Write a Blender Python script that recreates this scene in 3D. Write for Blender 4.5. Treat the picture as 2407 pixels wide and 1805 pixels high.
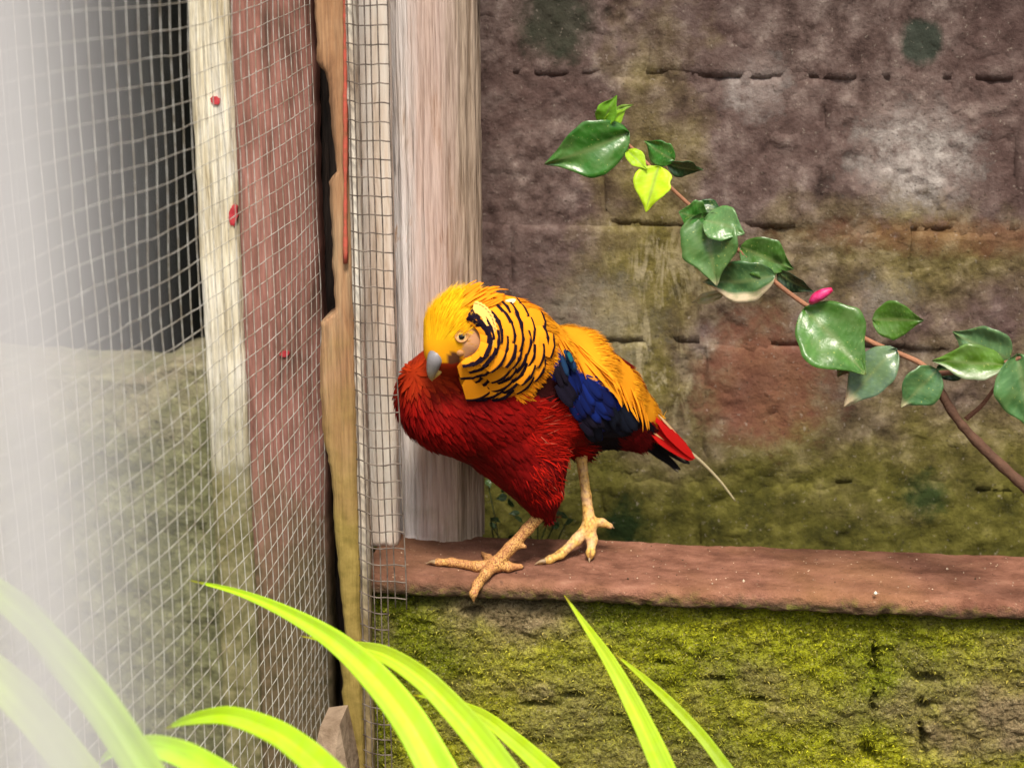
import bpy, math, random
import numpy as np
from mathutils import Vector
from mathutils.bvhtree import BVHTree

for o in list(bpy.data.objects):
    bpy.data.objects.remove(o, do_unlink=True)
scene = bpy.context.scene
COL = scene.collection
random.seed(4)
RNG = np.random.default_rng(7)

# ------------------------------------------------------------------ camera
FPX, W0, H0 = 60 / 36 * 2407, 2407.0, 1805.0
YAW, PITCH, DEPTH = math.radians(6), math.radians(16), 1.6
FW = np.array([-math.sin(YAW) * math.cos(PITCH), math.cos(YAW) * math.cos(PITCH), -math.sin(PITCH)])
RT = np.array([math.cos(YAW), math.sin(YAW), 0.0])
UP = np.cross(RT, FW)


def ray(px, py):
    return FW + ((px - W0 / 2) / FPX) * RT + ((H0 / 2 - py) / FPX) * UP


CAM = -DEPTH * ray(1203, 1355)          # the top front edge of the ledge runs through the world origin


def at(px, py, y):                       # point of the world plane Y = y
    d = ray(px, py)
    return CAM + d * ((y - CAM[1]) / d[1])


def onz(px, py, z=0.0):
    d = ray(px, py)
    return CAM + d * ((z - CAM[2]) / d[2])


def atd(px, py, dep):
    return CAM + ray(px, py) * dep


def proj(P):
    q = np.asarray(P) - CAM
    z = q @ FW
    return W0 / 2 + FPX * (q @ RT) / z, H0 / 2 - FPX * (q @ UP) / z


cam_d = bpy.data.cameras.new('camera')
cam = bpy.data.objects.new('camera', cam_d)
COL.objects.link(cam)
cam.location = CAM.tolist()
cam.rotation_euler = (math.pi / 2 - PITCH, 0, YAW)
cam_d.lens, cam_d.sensor_width, cam_d.sensor_fit = 60, 36, 'HORIZONTAL'
cam_d.clip_start, cam_d.clip_end = 0.02, 500
cam_d.dof.use_dof = True
cam_d.dof.focus_distance = 1.55
cam_d.dof.aperture_fstop = 6.0
scene.camera = cam

# ------------------------------------------------------------------ light
SUN_EL, SUN_AZ = math.radians(58), math.radians(171)   # azimuth seen from +Y, clockwise: from the front, a little right
world = bpy.data.worlds.new('World')
scene.world = world
world.use_nodes = True
wn = world.node_tree
wn.nodes.clear()
sky = wn.nodes.new('ShaderNodeTexSky')
sky.sky_type = 'NISHITA'
sky.sun_disc = False
sky.sun_elevation = SUN_EL
sky.sun_rotation = SUN_AZ
sky.dust_density = 4.0
sky.air_density = 0.9
sky.ozone_density = 0.6
bg = wn.nodes.new('ShaderNodeBackground')
bg.inputs['Strength'].default_value = 0.085
wo = wn.nodes.new('ShaderNodeOutputWorld')
hs = wn.nodes.new('ShaderNodeHueSaturation')
hs.inputs['Saturation'].default_value = 0.15
wn.links.new(sky.outputs[0], hs.inputs['Color'])
wn.links.new(hs.outputs[0], bg.inputs[0])
wn.links.new(bg.outputs[0], wo.inputs[0])
sun_d = bpy.data.lights.new('sun', 'SUN')
sun_d.energy = 2.5
sun_d.angle = math.radians(14)
sun_d.color = (1.0, 0.91, 0.77)
sun = bpy.data.objects.new('sun', sun_d)
COL.objects.link(sun)
sdir = Vector((math.sin(SUN_AZ) * math.cos(SUN_EL), math.cos(SUN_AZ) * math.cos(SUN_EL), math.sin(SUN_EL)))
sun.rotation_euler = sdir.to_track_quat('Z', 'Y').to_euler()
sun.location = (0, 0, 5)
vs = scene.view_settings
vs.view_transform = 'Standard'
vs.look = 'None'
vs.exposure = 0.95
vs.gamma = 1.0

# ------------------------------------------------------------------ helpers


def hash3(ix, iy, iz, s):
    n = (ix * 374761393 + iy * 668265263 + iz * 2147483647 + s * 974711) & 0xffffffff
    n = ((n ^ (n >> 13)) * 1274126177) & 0xffffffff
    return ((n ^ (n >> 16)) & 0xffff) / 65535.0


def vnoise(x, y, z=0.0, s=0):
    x, y, z = np.broadcast_arrays(np.asarray(x, float), np.asarray(y, float), np.asarray(z, float))
    ix, iy, iz = [np.floor(a).astype(np.int64) for a in (x, y, z)]
    fx, fy, fz = x - ix, y - iy, z - iz
    fx, fy, fz = [a * a * (3 - 2 * a) for a in (fx, fy, fz)]
    r = 0
    for dx in (0, 1):
        for dy in (0, 1):
            for dz in (0, 1):
                w = (fx if dx else 1 - fx) * (fy if dy else 1 - fy) * (fz if dz else 1 - fz)
                r = r + w * hash3(ix + dx, iy + dy, iz + dz, s)
    return r * 2 - 1


def fbm(x, y, z=0.0, s=0, o=4, g=0.5):
    r, a, t = 0, 1.0, 0
    for k in range(o):
        r = r + a * vnoise(np.asarray(x) * 2 ** k, np.asarray(y) * 2 ** k, np.asarray(z) * 2 ** k, s + k * 17)
        t += a
        a *= g
    return r / t


def sstep(a, b, x):
    t = np.clip((np.asarray(x, float) - a) / (b - a), 0, 1)
    return t * t * (3 - 2 * t)


def nrm(v):
    v = np.asarray(v, float)
    return v / (np.linalg.norm(v, axis=-1, keepdims=True) + 1e-12)


WLOC = {}


def thing(name, label, cat, loc, group=None):
    o = bpy.data.objects.new(name, None)
    o.empty_display_size = 0.05
    o.location = [float(a) for a in loc]
    COL.objects.link(o)
    WLOC[o.name] = np.array(loc, float)
    return tag(o, label, cat, group)


def tag(o, label=None, cat=None, group=None, kind=None):
    for k, v in (('label', label), ('category', cat), ('group', group), ('kind', kind)):
        if v:
            o[k] = v
    return o


def mk(name, V, F, mat, parent=None, col=None, smooth=True, uv=None):
    V = np.asarray(V, float).reshape(-1, 3)
    lo, hi = V.min(0), V.max(0)
    org = np.array([(lo[0] + hi[0]) / 2, (lo[1] + hi[1]) / 2, lo[2]])
    me = bpy.data.meshes.new(name)
    if isinstance(F, np.ndarray):
        n, k = F.shape
        me.vertices.add(len(V))
        me.vertices.foreach_set('co', (V - org).astype(np.float32).ravel())
        me.loops.add(n * k)
        me.loops.foreach_set('vertex_index', F.astype(np.int32).ravel())
        me.polygons.add(n)
        me.polygons.foreach_set('loop_start', np.arange(0, n * k, k, dtype=np.int32))
        me.polygons.foreach_set('loop_total', np.full(n, k, dtype=np.int32))
        me.update(calc_edges=True)
        me.validate()
    else:
        me.from_pydata((V - org).tolist(), [], F)
    if smooth:
        me.polygons.foreach_set('use_smooth', np.ones(len(me.polygons), dtype=bool))
    if col is not None:
        c = np.ones((len(V), 4), np.float32)
        c[:, :3] = col
        at_ = me.color_attributes.new('Col', 'FLOAT_COLOR', 'POINT')
        at_.data.foreach_set('color', c.ravel())
    me.materials.append(mat)
    o = bpy.data.objects.new(name, me)
    COL.objects.link(o)
    if parent is not None:
        o.parent = parent
        o.location = (org - WLOC[parent.name]).tolist()
    else:
        o.location = org.tolist()
    WLOC[o.name] = org
    return o


class Buf:
    def __init__(self):
        self.v, self.f, self.c, self.n = [], [], [], 0

    def add(self, V, F, C=None):
        V = np.asarray(V, float).reshape(-1, 3)
        self.v.append(V)
        self.f.append(np.asarray(F, int) + self.n)
        if C is not None:
            self.c.append(np.broadcast_to(np.asarray(C, float), V.shape))
        self.n += len(V)

    def mk(self, name, mat, parent=None, smooth=True):
        return mk(name, np.concatenate(self.v), np.concatenate(self.f), mat, parent,
                  np.concatenate(self.c) if self.c else None, smooth)


def gridf(nu, nv, wrap=False):
    i, j = np.meshgrid(np.arange(nu - 1), np.arange(nv if wrap else nv - 1), indexing='ij')
    j2 = (j + 1) % nv
    return np.stack([i * nv + j, (i + 1) * nv + j, (i + 1) * nv + j2, i * nv + j2], -1).reshape(-1, 4)


def spline(pts, n):                       # Catmull-Rom through points (any dimension)
    P = np.asarray(pts, float)
    P = np.vstack([2 * P[0] - P[1], P, 2 * P[-1] - P[-2]])
    m = len(P) - 3
    t = np.linspace(0, m - 1e-9, n)
    i = np.floor(t).astype(int)
    u = (t - i)[:, None]
    a, b, c, d = P[i], P[i + 1], P[i + 2], P[i + 3]
    return 0.5 * (2 * b + (c - a) * u + (2 * a - 5 * b + 4 * c - d) * u ** 2 + (3 * b - a - 3 * c + d) * u ** 3)


def tube(path, rad, ns=8, flat=1.0):
    P = np.asarray(path, float)
    n = len(P)
    R = np.broadcast_to(np.asarray(rad, float), (n,))
    T = nrm(np.gradient(P, axis=0))
    ref = np.array([0.13, -0.9, 0.4])
    A = nrm(np.cross(T, ref))
    B = np.cross(T, A)
    ang = np.linspace(0, 2 * math.pi, ns, endpoint=False)
    V = P[:, None] + R[:, None, None] * (np.cos(ang)[None, :, None] * A[:, None] + flat * np.sin(ang)[None, :, None] * B[:, None])
    F = gridf(n, ns, True)
    V = V.reshape(-1, 3)
    V = np.vstack([V, P[:1], P[-1:]])
    k = len(V)
    j = np.arange(ns)
    j2 = (j + 1) % ns
    c1 = np.stack([np.full(ns, k - 2), j, j2, j2], -1)
    c2 = np.stack([np.full(ns, k - 1), (n - 1) * ns + j2, (n - 1) * ns + j, (n - 1) * ns + j], -1)
    faces = F.tolist() + [list(dict.fromkeys(r)) for r in np.vstack([c1, c2]).tolist()]
    return V, faces


def inpoly(px, py, poly):
    r = np.zeros(np.shape(px), bool)
    n = len(poly)
    for i in range(n):
        x1, y1 = poly[i]
        x2, y2 = poly[(i + 1) % n]
        c = ((y1 > py) != (y2 > py)) & (px < (x2 - x1) * (py - y1) / ((y2 - y1) or 1e-9) + x1)
        r ^= c
    return r

# ------------------------------------------------------------------ materials


class M:
    def __init__(self, name, rough=0.8, spec=0.3):
        self.m = bpy.data.materials.new(name)
        self.m.use_nodes = True
        self.t = self.m.node_tree
        self.b = self.t.nodes['Principled BSDF']
        self.b.inputs['Roughness'].default_value = rough
        self.b.inputs['Specular IOR Level'].default_value = spec
        self.pos = self.t.nodes.new('ShaderNodeNewGeometry').outputs['Position']

    def ln(self, a, b):
        self.t.links.new(a, b)

    def put(self, sock, v):
        if hasattr(v, 'is_output') or hasattr(v, 'links'):
            self.ln(v, sock)
        elif isinstance(v, (tuple, list)):
            sock.default_value = tuple(v) + ((1,) if len(v) == 3 and len(sock.default_value) == 4 else ())
        else:
            sock.default_value = v

    def scaled(self, s, v=None):
        n = self.t.nodes.new('ShaderNodeMapping')
        n.inputs['Scale'].default_value = s
        self.ln(v or self.pos, n.inputs[0])
        return n.outputs[0]

    def noise(self, scale, vec=None, detail=5, rough=0.6, dist=0.0):
        n = self.t.nodes.new('ShaderNodeTexNoise')
        n.inputs['Scale'].default_value = scale
        n.inputs['Detail'].default_value = detail
        n.inputs['Roughness'].default_value = rough
        n.inputs['Distortion'].default_value = dist
        self.ln(vec or self.pos, n.inputs['Vector'])
        return n.outputs[0]

    def vor(self, scale, vec=None, feature='F1'):
        n = self.t.nodes.new('ShaderNodeTexVoronoi')
        n.inputs['Scale'].default_value = scale
        n.feature = feature
        self.ln(vec or self.pos, n.inputs['Vector'])
        return n.outputs[0]

    def ramp(self, f, stops):
        n = self.t.nodes.new('ShaderNodeValToRGB')
        e = n.color_ramp.elements
        while len(e) < len(stops):
            e.new(0.5)
        for k, (p, c) in enumerate(stops):
            e[k].position = p
            e[k].color = (c, c, c, 1) if isinstance(c, (int, float)) else tuple(c) + (1,)
        self.ln(f, n.inputs[0])
        return n.outputs[0]

    def mix(self, f, a, b, mode='MIX'):
        n = self.t.nodes.new('ShaderNodeMix')
        n.data_type = 'RGBA'
        n.blend_type = mode
        self.put(n.inputs[0], f)
        self.put(n.inputs[6], a)
        self.put(n.inputs[7], b)
        return n.outputs[2]

    def math(self, op, a, b=0.0, c=None):
        n = self.t.nodes.new('ShaderNodeMath')
        n.operation = op
        self.put(n.inputs[0], a)
        self.put(n.inputs[1], b)
        if c is not None:
            self.put(n.inputs[2], c)
        return n.outputs[0]

    def axis(self, k):
        n = self.t.nodes.new('ShaderNodeSeparateXYZ')
        self.ln(self.pos, n.inputs[0])
        return n.outputs[k]

    def near(self, p, r0, r1, wob=None, sc=(1, 1, 1)):   # 1 near the point p, 0 beyond r1
        n = self.t.nodes.new('ShaderNodeVectorMath')
        n.operation = 'DISTANCE'
        self.ln(self.scaled(sc), n.inputs[0])
        n.inputs[1].default_value = [float(p[i] * sc[i]) for i in range(3)]
        d = n.outputs['Value']
        if wob is not None:
            d = self.math('MULTIPLY_ADD', wob, (r1 - r0) * 3, d)
            d = self.math('SUBTRACT', d, (r1 - r0) * 1.5)
        mr = self.t.nodes.new('ShaderNodeMapRange')
        self.ln(d, mr.inputs[0])
        mr.inputs[1].default_value, mr.inputs[2].default_value = r0, r1
        mr.inputs[3].default_value, mr.inputs[4].default_value = 1, 0
        return mr.outputs[0]

    def rng(self, v, a, b, c=0.0, d=1.0):
        mr = self.t.nodes.new('ShaderNodeMapRange')
        self.ln(v, mr.inputs[0])
        for k, x in enumerate((a, b, c, d)):
            mr.inputs[k + 1].default_value = x
        return mr.outputs[0]

    def col(self, name='Col'):
        n = self.t.nodes.new('ShaderNodeAttribute')
        n.attribute_name = name
        return n.outputs['Color']

    def base(self, v):
        self.put(self.b.inputs['Base Color'], v)
        return self

    def bump(self, h, strength=0.4, dist=0.003):
        n = self.t.nodes.new('ShaderNodeBump')
        n.inputs['Strength'].default_value = strength
        n.inputs['Distance'].default_value = dist
        self.ln(h, n.inputs['Height'])
        self.ln(n.outputs[0], self.b.inputs['Normal'])
        return self

    def transl(self, color, f):
        tr = self.t.nodes.new('ShaderNodeBsdfTranslucent')
        self.put(tr.inputs[0], color)
        ms = self.t.nodes.new('ShaderNodeMixShader')
        ms.inputs[0].default_value = f
        out = [n for n in self.t.nodes if n.type == 'OUTPUT_MATERIAL'][0]
        self.ln(self.b.outputs[0], ms.inputs[1])
        self.ln(tr.outputs[0], ms.inputs[2])
        self.ln(ms.outputs[0], out.inputs[0])
        return self


def wood_mat(name, cols, moss=None, streak=(70, 70, 5), fine=(420, 420, 16), bumpk=0.5, speck=None, finek=.8, sides=None):
    m = M(name, 0.85, 0.2)
    a = m.noise(1, m.scaled(streak), 4, 0.65, 0.4)
    b = m.noise(1, m.scaled(fine), 3, 0.6)
    big = m.noise(9, m.scaled((1, 1, .5)), 3)
    pat = m.noise(1, m.scaled((streak[0] * .45, streak[1] * .45, streak[2] * 1.3)), 6, .7, .8)
    f = m.math('MULTIPLY_ADD', big, 0.5, m.math('MULTIPLY_ADD', pat, .7, m.math('MULTIPLY', a, 0.55)))
    f = m.math('MULTIPLY_ADD', f, 1.45, -.77)
    c = m.ramp(f, cols)
    c = m.mix(m.rng(b, .40, .68, 0.0, finek), c, m.mix(0.6, c, (0.06, 0.04, 0.03)))
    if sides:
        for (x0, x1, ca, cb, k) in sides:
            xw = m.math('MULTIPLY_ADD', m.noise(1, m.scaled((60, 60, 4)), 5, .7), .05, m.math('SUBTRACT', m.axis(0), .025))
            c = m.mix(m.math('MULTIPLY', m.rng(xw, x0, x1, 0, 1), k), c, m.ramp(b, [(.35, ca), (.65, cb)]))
    if speck:
        c = m.mix(m.ramp(m.noise(60, None, 2), [(.60, 0), (.66, 0.8)]), c, speck)
    if moss:
        z = m.axis(2)
        w = m.math('ADD', z, m.math('MULTIPLY', m.noise(22, None, 4), 0.25))
        c = m.mix(m.rng(w, moss[0], moss[1], 1, 0), c, m.ramp(m.noise(90, None, 4), [(.3, moss[2]), (.7, moss[3])]))
    m.base(c)
    m.bump(m.math('ADD', b, a), bumpk, 0.004)
    return m.m


# ================================================================== the setting
YB_WALL = 0.27
GZ = -0.55

# ground: one big sheet of trodden earth
m = M('earth', 0.95, 0.1)
m.base(m.ramp(m.noise(6, None, 8), [(.3, (.035, .026, .016)), (.6, (.075, .055, .034)), (.75, (.05, .065, .02))]))
m.bump(m.noise(40, None, 6), 0.6, 0.02)
n = 90
gx = np.sign(np.linspace(-1, 1, n)) * np.abs(np.linspace(-1, 1, n)) ** 4 * 120
X, Y = np.meshgrid(gx, gx, indexing='ij')
Z = GZ + 0.02 * fbm(X * 4, Y * 4, 0, 3) * (np.abs(X) < 6)
tag(mk('ground', np.stack([X, Y, Z], -1), gridf(n, n), m.m), kind='structure')

# ---------------------------------------------------------------- back wall of rough blocks
m = M('old_block', 0.93, 0.15)
big = m.noise(7, None, 5, 0.6, 0.3)
mid = m.noise(38, None, 6, 0.7)
fin = m.noise(160, None, 4, 0.7)
c = m.ramp(mid, [(.32, (.030, .019, .016)), (.46, (.105, .070, .061)), (.58, (.170, .124, .110)), (.72, (.30, .24, .21))])
c = m.mix(m.ramp(big, [(.40, 0), (.60, .75)]), c, m.mix(0.75, c, (.085, .050, .045)))
olive = m.ramp(mid, [(.32, (.040, .034, .006)), (.5, (.135, .112, .026)), (.68, (.27, .225, .095))])
zz = m.axis(2)
wob = m.noise(11, None, 5)
low = m.rng(m.math('MULTIPLY_ADD', wob, 0.5, zz), 0.24, 0.46, 1, 0)
p1 = at(1530, 700, YB_WALL)
colm = m.near(p1, .02, .075, wob, (1, 0, .22))
p1b = at(2150, 620, YB_WALL)
colm2 = m.near(p1b, .02, .09, wob, (.35, 0, 1.2))
mossf = m.math('MAXIMUM', low, m.math('MAXIMUM', colm, m.math('MULTIPLY', colm2, .8)))
c = m.mix(m.math('MULTIPLY', mossf, 0.9), c, olive)
floor_moss = m.rng(m.math('MULTIPLY_ADD', wob, 0.22, zz), 0.10, 0.19, 1, 0)
c = m.mix(m.math('MULTIPLY', floor_moss, .85), c, m.ramp(mid, [(.3, (.03, .03, .006)), (.6, (.10, .092, .014)), (.75, (.16, .14, .04))]))
# lichen and lime deposits with shapes of their own
for (px, py, r0, r1, cc, k) in [(2150, 375, .025, .055, (.40, .36, .33), .9), (1775, 200, .006, .03, (.36, .31, .29), .8),
                                (1400, 760, .02, .06, (.30, .26, .15), .45), (2080, 705, .01, .03, (.33, .30, .27), .4)]:
    crust = m.ramp(m.noise(48, None, 8, .75), [(.36, .12), (.54, 1)])
    c = m.mix(m.math('MULTIPLY', m.math('MULTIPLY', m.near(at(px, py, YB_WALL), r0, r1 * 1.25, mid), k), crust), c, m.mix(0.5, cc, m.ramp(fin, [(.3, (.16, .13, .12)), (.7, (.44, .40, .37))])))
drip = m.ramp(m.noise(1, m.scaled((70, 70, 18)), 5, .7, .6), [(.50, 0), (.60, .75)])
c = m.mix(m.math('MULTIPLY', drip, m.near(at(1545, 800, YB_WALL), .02, .06, wob, (1, 0, .35))), c, (.33, .28, .17))
for (px, py, r0, r1, cc, k) in [(2165, 100, .018, .026, (.035, .055, .040), .85), (1310, 45, .025, .05, (.04, .05, .032), .8),
                                (2180, 1165, .012, .03, (.02, .045, .012), .85), (1470, 1240, .01, .035, (.012, .03, .008), .9),
                                (1790, 900, .045, .085, (.22, .085, .055), .7), (2230, 556, .010, .024, (.22, .090, .050), .45)]:
    sc = (1, 1, 1) if py != 556 else (.14, 0, 1)
    c = m.mix(m.math('MULTIPLY', m.near(at(px, py, YB_WALL), r0, r1, mid, sc), k), c, m.mix(.5, cc, m.mix(.55, cc, c, 'OVERLAY')))
c = m.mix(m.ramp(m.vor(120), [(0.06, 0.65), (0.16, 0)]), c, (.03, .024, .018))
c = m.mix(m.ramp(m.noise(210, None, 2), [(.66, 0), (.74, .45)]), c, (.34, .29, .24))
m.base(c)
m.bump(m.math('ADD', mid, m.math('MULTIPLY', fin, .8)), 0.7, 0.0035)
MAT_BLOCK = m.m
m = M('mortar', 0.95, 0.1)
m.base(m.ramp(m.noise(60, None, 6), [(.3, (.03, .024, .02)), (.7, (.12, .095, .08))]))
m.bump(m.noise(120, None, 5), 0.8, 0.006)
MAT_MORTAR = m.m

wall = thing('block_wall', 'rough purple-brown blockwork wall with moss stains behind the bird', 'wall', (0.25, YB_WALL + .06, GZ))


def wx(px, py):
    return at(px, py, YB_WALL)


rows_px = [-420, -140, 183, 535, 808, 1130, 1330, 1700]
joints = [[700, 1180, 1660, 2200], [900, 1500, 2050, 2600], [760, 1050, 1418, 1905, 2340],
          [760, 1200, 1640, 2120], [760, 1090, 1420, 1655, 2075, 2500], [760, 1110, 1420, 1655, 1990, 2380],
          [760, 1180, 1640, 2172, 2560], [700, 1380, 1900, 2400]]
zrow = [wx(1700, y)[2] for y in rows_px]
zrow[-1] = GZ - .02


def rough_block(x0, x1, z0, z1, yf, th, seed, parent, gap=0.0005):
    nu, nv = max(6, int((x1 - x0) / .008)), max(4, int((z1 - z0) / .008))
    u = np.linspace(0, 1, nu)
    v = np.linspace(0, 1, nv)
    U, Vv = np.meshgrid(u, v, indexing='ij')
    X = x0 + gap + (x1 - x0 - 2 * gap) * U
    Z = z0 + gap + (z1 - z0 - 2 * gap) * Vv
    eu = np.minimum(X - x0, x1 - X)
    ev = np.minimum(Z - z0, z1 - Z)
    e = np.minimum(eu, ev)
    X = X + 0.004 * fbm(X * 30, Z * 30, seed, 5) * (eu < .02)
    Z = Z + 0.003 * fbm(X * 30, Z * 30, seed, 9) * (ev < .02)
    Yd = yf + 0.006 * fbm(X * 22, Z * 22, seed, 1, 5, .6) + 0.004 * np.clip(1 - e / .006, 0, 1) ** 2 * (.12 + .88 * sstep(-.05, .35, fbm(X * 8, Z * 8, 0, 19, 2))) + 0.004 * (hash3(seed, 3, 1, 2) - .5)
    P = np.stack([X, Yd, Z], -1)
    B = P.copy()
    B[..., 1] = yf + th
    V = np.vstack([P.reshape(-1, 3), B.reshape(-1, 3)])
    nP = nu * nv
    F = gridf(nu, nv)
    Fb = F[:, ::-1] + nP
    rim = [i * nv for i in range(nu)] + [(nu - 1) * nv + j for j in range(1, nv)] + [i * nv + nv - 1 for i in range(nu - 2, -1, -1)] + [j for j in range(nv - 2, 0, -1)]
    rim = np.array(rim)
    r2 = np.roll(rim, -1)
    S = np.stack([rim, rim + nP, r2 + nP, r2], -1)
    return mk('block', V, np.vstack([F, Fb, S]), MAT_BLOCK, parent)


WLX = wx(655, 900)[0]
seed = 0
for r in range(len(rows_px) - 1):
    js = [wx(p, 900)[0] for p in joints[r]]
    js = [WLX] + [j for j in js if j > WLX + .04] + [1.15]
    for k in range(len(js) - 1):
        seed += 1
        rough_block(js[k], js[k + 1], zrow[r + 1], zrow[r], YB_WALL, .12, seed, wall)
b = Buf()
lo = np.array([WLX + .003, YB_WALL + .0042, GZ - .02])
hi = np.array([1.145, YB_WALL + .11, zrow[0] - .004])


def boxv(lo, hi):
    V = np.array([[x, y, z] for x in (lo[0], hi[0]) for y in (lo[1], hi[1]) for z in (lo[2], hi[2])])
    F = np.array([[0, 1, 3, 2], [4, 6, 7, 5], [0, 4, 5, 1], [2, 3, 7, 6], [0, 2, 6, 4], [1, 5, 7, 3]])
    return V, F


nu, nv = 420, 330
U, Vv = np.meshgrid(np.linspace(lo[0], hi[0], nu), np.linspace(lo[2], hi[2], nv), indexing='ij')
Yd = lo[1] - .004 + 0.004 * fbm(U * 40, Vv * 40, 0, 77) + .003 * fbm(U * 120, Vv * 120, 0, 78, 3)
mk('mortar', np.stack([U, Yd, Vv], -1), gridf(nu, nv), MAT_BLOCK, wall)

# unseen roof added above the picture to shade the wall's upper part
m = M('tin', 0.6, 0.4)
m.base(m.ramp(m.noise(12, None, 5), [(.3, (.10, .055, .035)), (.7, (.22, .20, .19))]))
xs = np.linspace(-1.1, 1.4, 400)
zo = 0.012 * np.sin(xs * 2 * math.pi / .07)
P0 = np.stack([xs, np.full(400, .03), .93 + zo], -1)
P1 = np.stack([xs, np.full(400, 1.6), 1.20 + zo], -1)
V = np.stack([P0, P1, P1 + [0, 0, .003], P0 + [0, 0, .003]], 1)
F = gridf(400, 4, True)
F = np.vstack([F, [[0, 3, 2, 1], [399 * 4, 399 * 4 + 1, 399 * 4 + 2, 399 * 4 + 3]]])
roof = mk('shade_roof', V, F, m.m)
tag(roof, 'unseen corrugated tin roof added above the blockwork wall to shade its top', 'roof')
zt = zrow[0]
for x in (-.3, .4, 1.1):
    V, F = boxv((x - .03, YB_WALL + .02, zt - .005), (x + .03, YB_WALL + .09, .972))
    mk('rafter_block', V, F, MAT_MORTAR, roof, smooth=False)

# ---------------------------------------------------------------- mossy ledge wall with its coping
XL = at(868, 1400, 0)[0]
XR = 1.05
YBK = 0.105
m = M('moss_stone', 0.95, 0.1)
cc = m.col()
d = m.noise(330, None, 5, 0.7)
c = m.mix(m.ramp(d, [(.37, .9), (.55, 0)]), cc, m.mix(.85, cc, (.018, .016, .005)))
c = m.mix(m.ramp(m.noise(480, None, 2), [(.60, 0), (.68, .55)]), c, (.42, .36, .20))
m.base(c)
m.bump(m.math('ADD', d, m.noise(150, None, 4)), 0.9, 0.004)
MAT_MOSSW = m.m

gw = thing('garden_wall', 'low moss-covered wall with reddish coping the bird stands on', 'wall', (0.4, 0.05, GZ))
nu, nv = 640, 210
xs = np.linspace(XL, XR, nu)
zs = np.concatenate([np.linspace(-.014, -.24, nv - 20), np.linspace(-.25, GZ - .02, 20)])
X, Z = np.meshgrid(xs, zs, indexing='ij')
pxg, pyg = proj(np.stack([X, X * 0, Z], -1))
rough = fbm(X * 60, Z * 75, 0, 21, 5, .62)
lump = fbm(X * 14, Z * 16, 0, 31, 4)
Yd = 0.004 - 0.0066 * rough - 0.0045 * lump
# dark jagged undercut below the coping and a few holes and cracks
jag = -.023 + .009 * fbm(X * 55, 0 * X, 0, 41, 4)
Yd = Yd + 0.030 * sstep(jag - .010, jag + .003, Z)
for (hx, hy, rx, rz) in [(1110, 1440, 14, 6), (1860, 1435, 26, 20), (2015, 1430, 30, 16), (2180, 1600, 26, 10), (2170, 1665, 12, 12),
                         (2055, 1545, 7, 14), (2050, 1580, 8, 16), (2055, 1660, 5, 30), (2165, 1740, 6, 30), (1690, 1435, 26, 8), (1770, 1650, 20, 5),
                         (1250, 1660, 16, 6), (1350, 1640, 20, 7), (1560, 1560, 20, 5), (2040, 1780, 14, 22), (1690, 1600, 24, 5), (1290, 1420, 30, 6)]:
    q = ((pxg - hx + 6 * rough * 4) / rx) ** 2 + ((pyg - hy) / rz) ** 2
    Yd = Yd + 0.020 * np.exp(-q * .8)
crack = np.exp(-((pxg - 2052 - 14 * fbm(Z * 30, 0, 0, 5)) / 4) ** 2) * (pyg > 1480) + np.exp(-((pxg - 2168 - 14 * fbm(Z * 30, 4, 0, 6)) / 4) ** 2) * (pyg > 1590)
Yd = Yd + .003 * crack * (fbm(X * 20, Z * 50, 0, 8) > -.3)
mossd = np.clip(0.74 + 1.1 * fbm(X * 7.5, Z * 9, 0, 52, 4) + .5 * fbm(X * 34, Z * 34, 0, 53, 3), 0, 1)
bare = np.exp(-(((pxg - 1330) / 170) ** 2 + ((pyg - 1670) / 110) ** 2)) * .8 + np.exp(-(((pxg - 1560) / 260) ** 2 + ((pyg - 1790) / 50) ** 2)) * .7 \
    + np.exp(-(((pxg - 2330) / 120) ** 2 + ((pyg - 1740) / 90) ** 2)) * .45 + np.exp(-(((pxg - 1250) / 130) ** 2 + ((pyg - 1440) / 30) ** 2)) * .7 \
    + np.exp(-(((pxg - 2190) / 70) ** 2 + ((pyg - 1450) / 40) ** 2)) * .6
lush = np.exp(-(((pxg - 1950) / 220) ** 2 + ((pyg - 1560) / 150) ** 2)) * .5 + np.exp(-(((pxg - 1000) / 120) ** 2 + ((pyg - 1560) / 120) ** 2)) * .25
mossd = np.clip(mossd - .65 * bare + lush, 0, 1)
stone = np.stack([.25 + .09 * rough, .185 + .07 * rough, .095 + .05 * rough], -1)
hue = np.clip(.5 + .9 * fbm(X * 11, Z * 11, 0, 61, 3), 0, 1)[..., None]
green = (1 - hue) * np.array([.165, .190, .012]) + hue * np.array([.37, .37, .018])
green = green * (1 + .5 * fbm(X * 130, Z * 150, 0, 63, 3)[..., None])
colw = stone * (1 - mossd[..., None]) + green * mossd[..., None]
colw = np.clip(colw, .01, 1)
mk('wall_face', np.stack([X, Yd, Z], -1), gridf(nu, nv)[:, ::-1], MAT_MOSSW, gw, colw.reshape(-1, 3))
V, F = boxv((XL + .002, .034, GZ - .02), (XR, YBK - .008, -.022))
mk('wall_core', V, F, MAT_MORTAR, gw, smooth=False)

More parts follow.
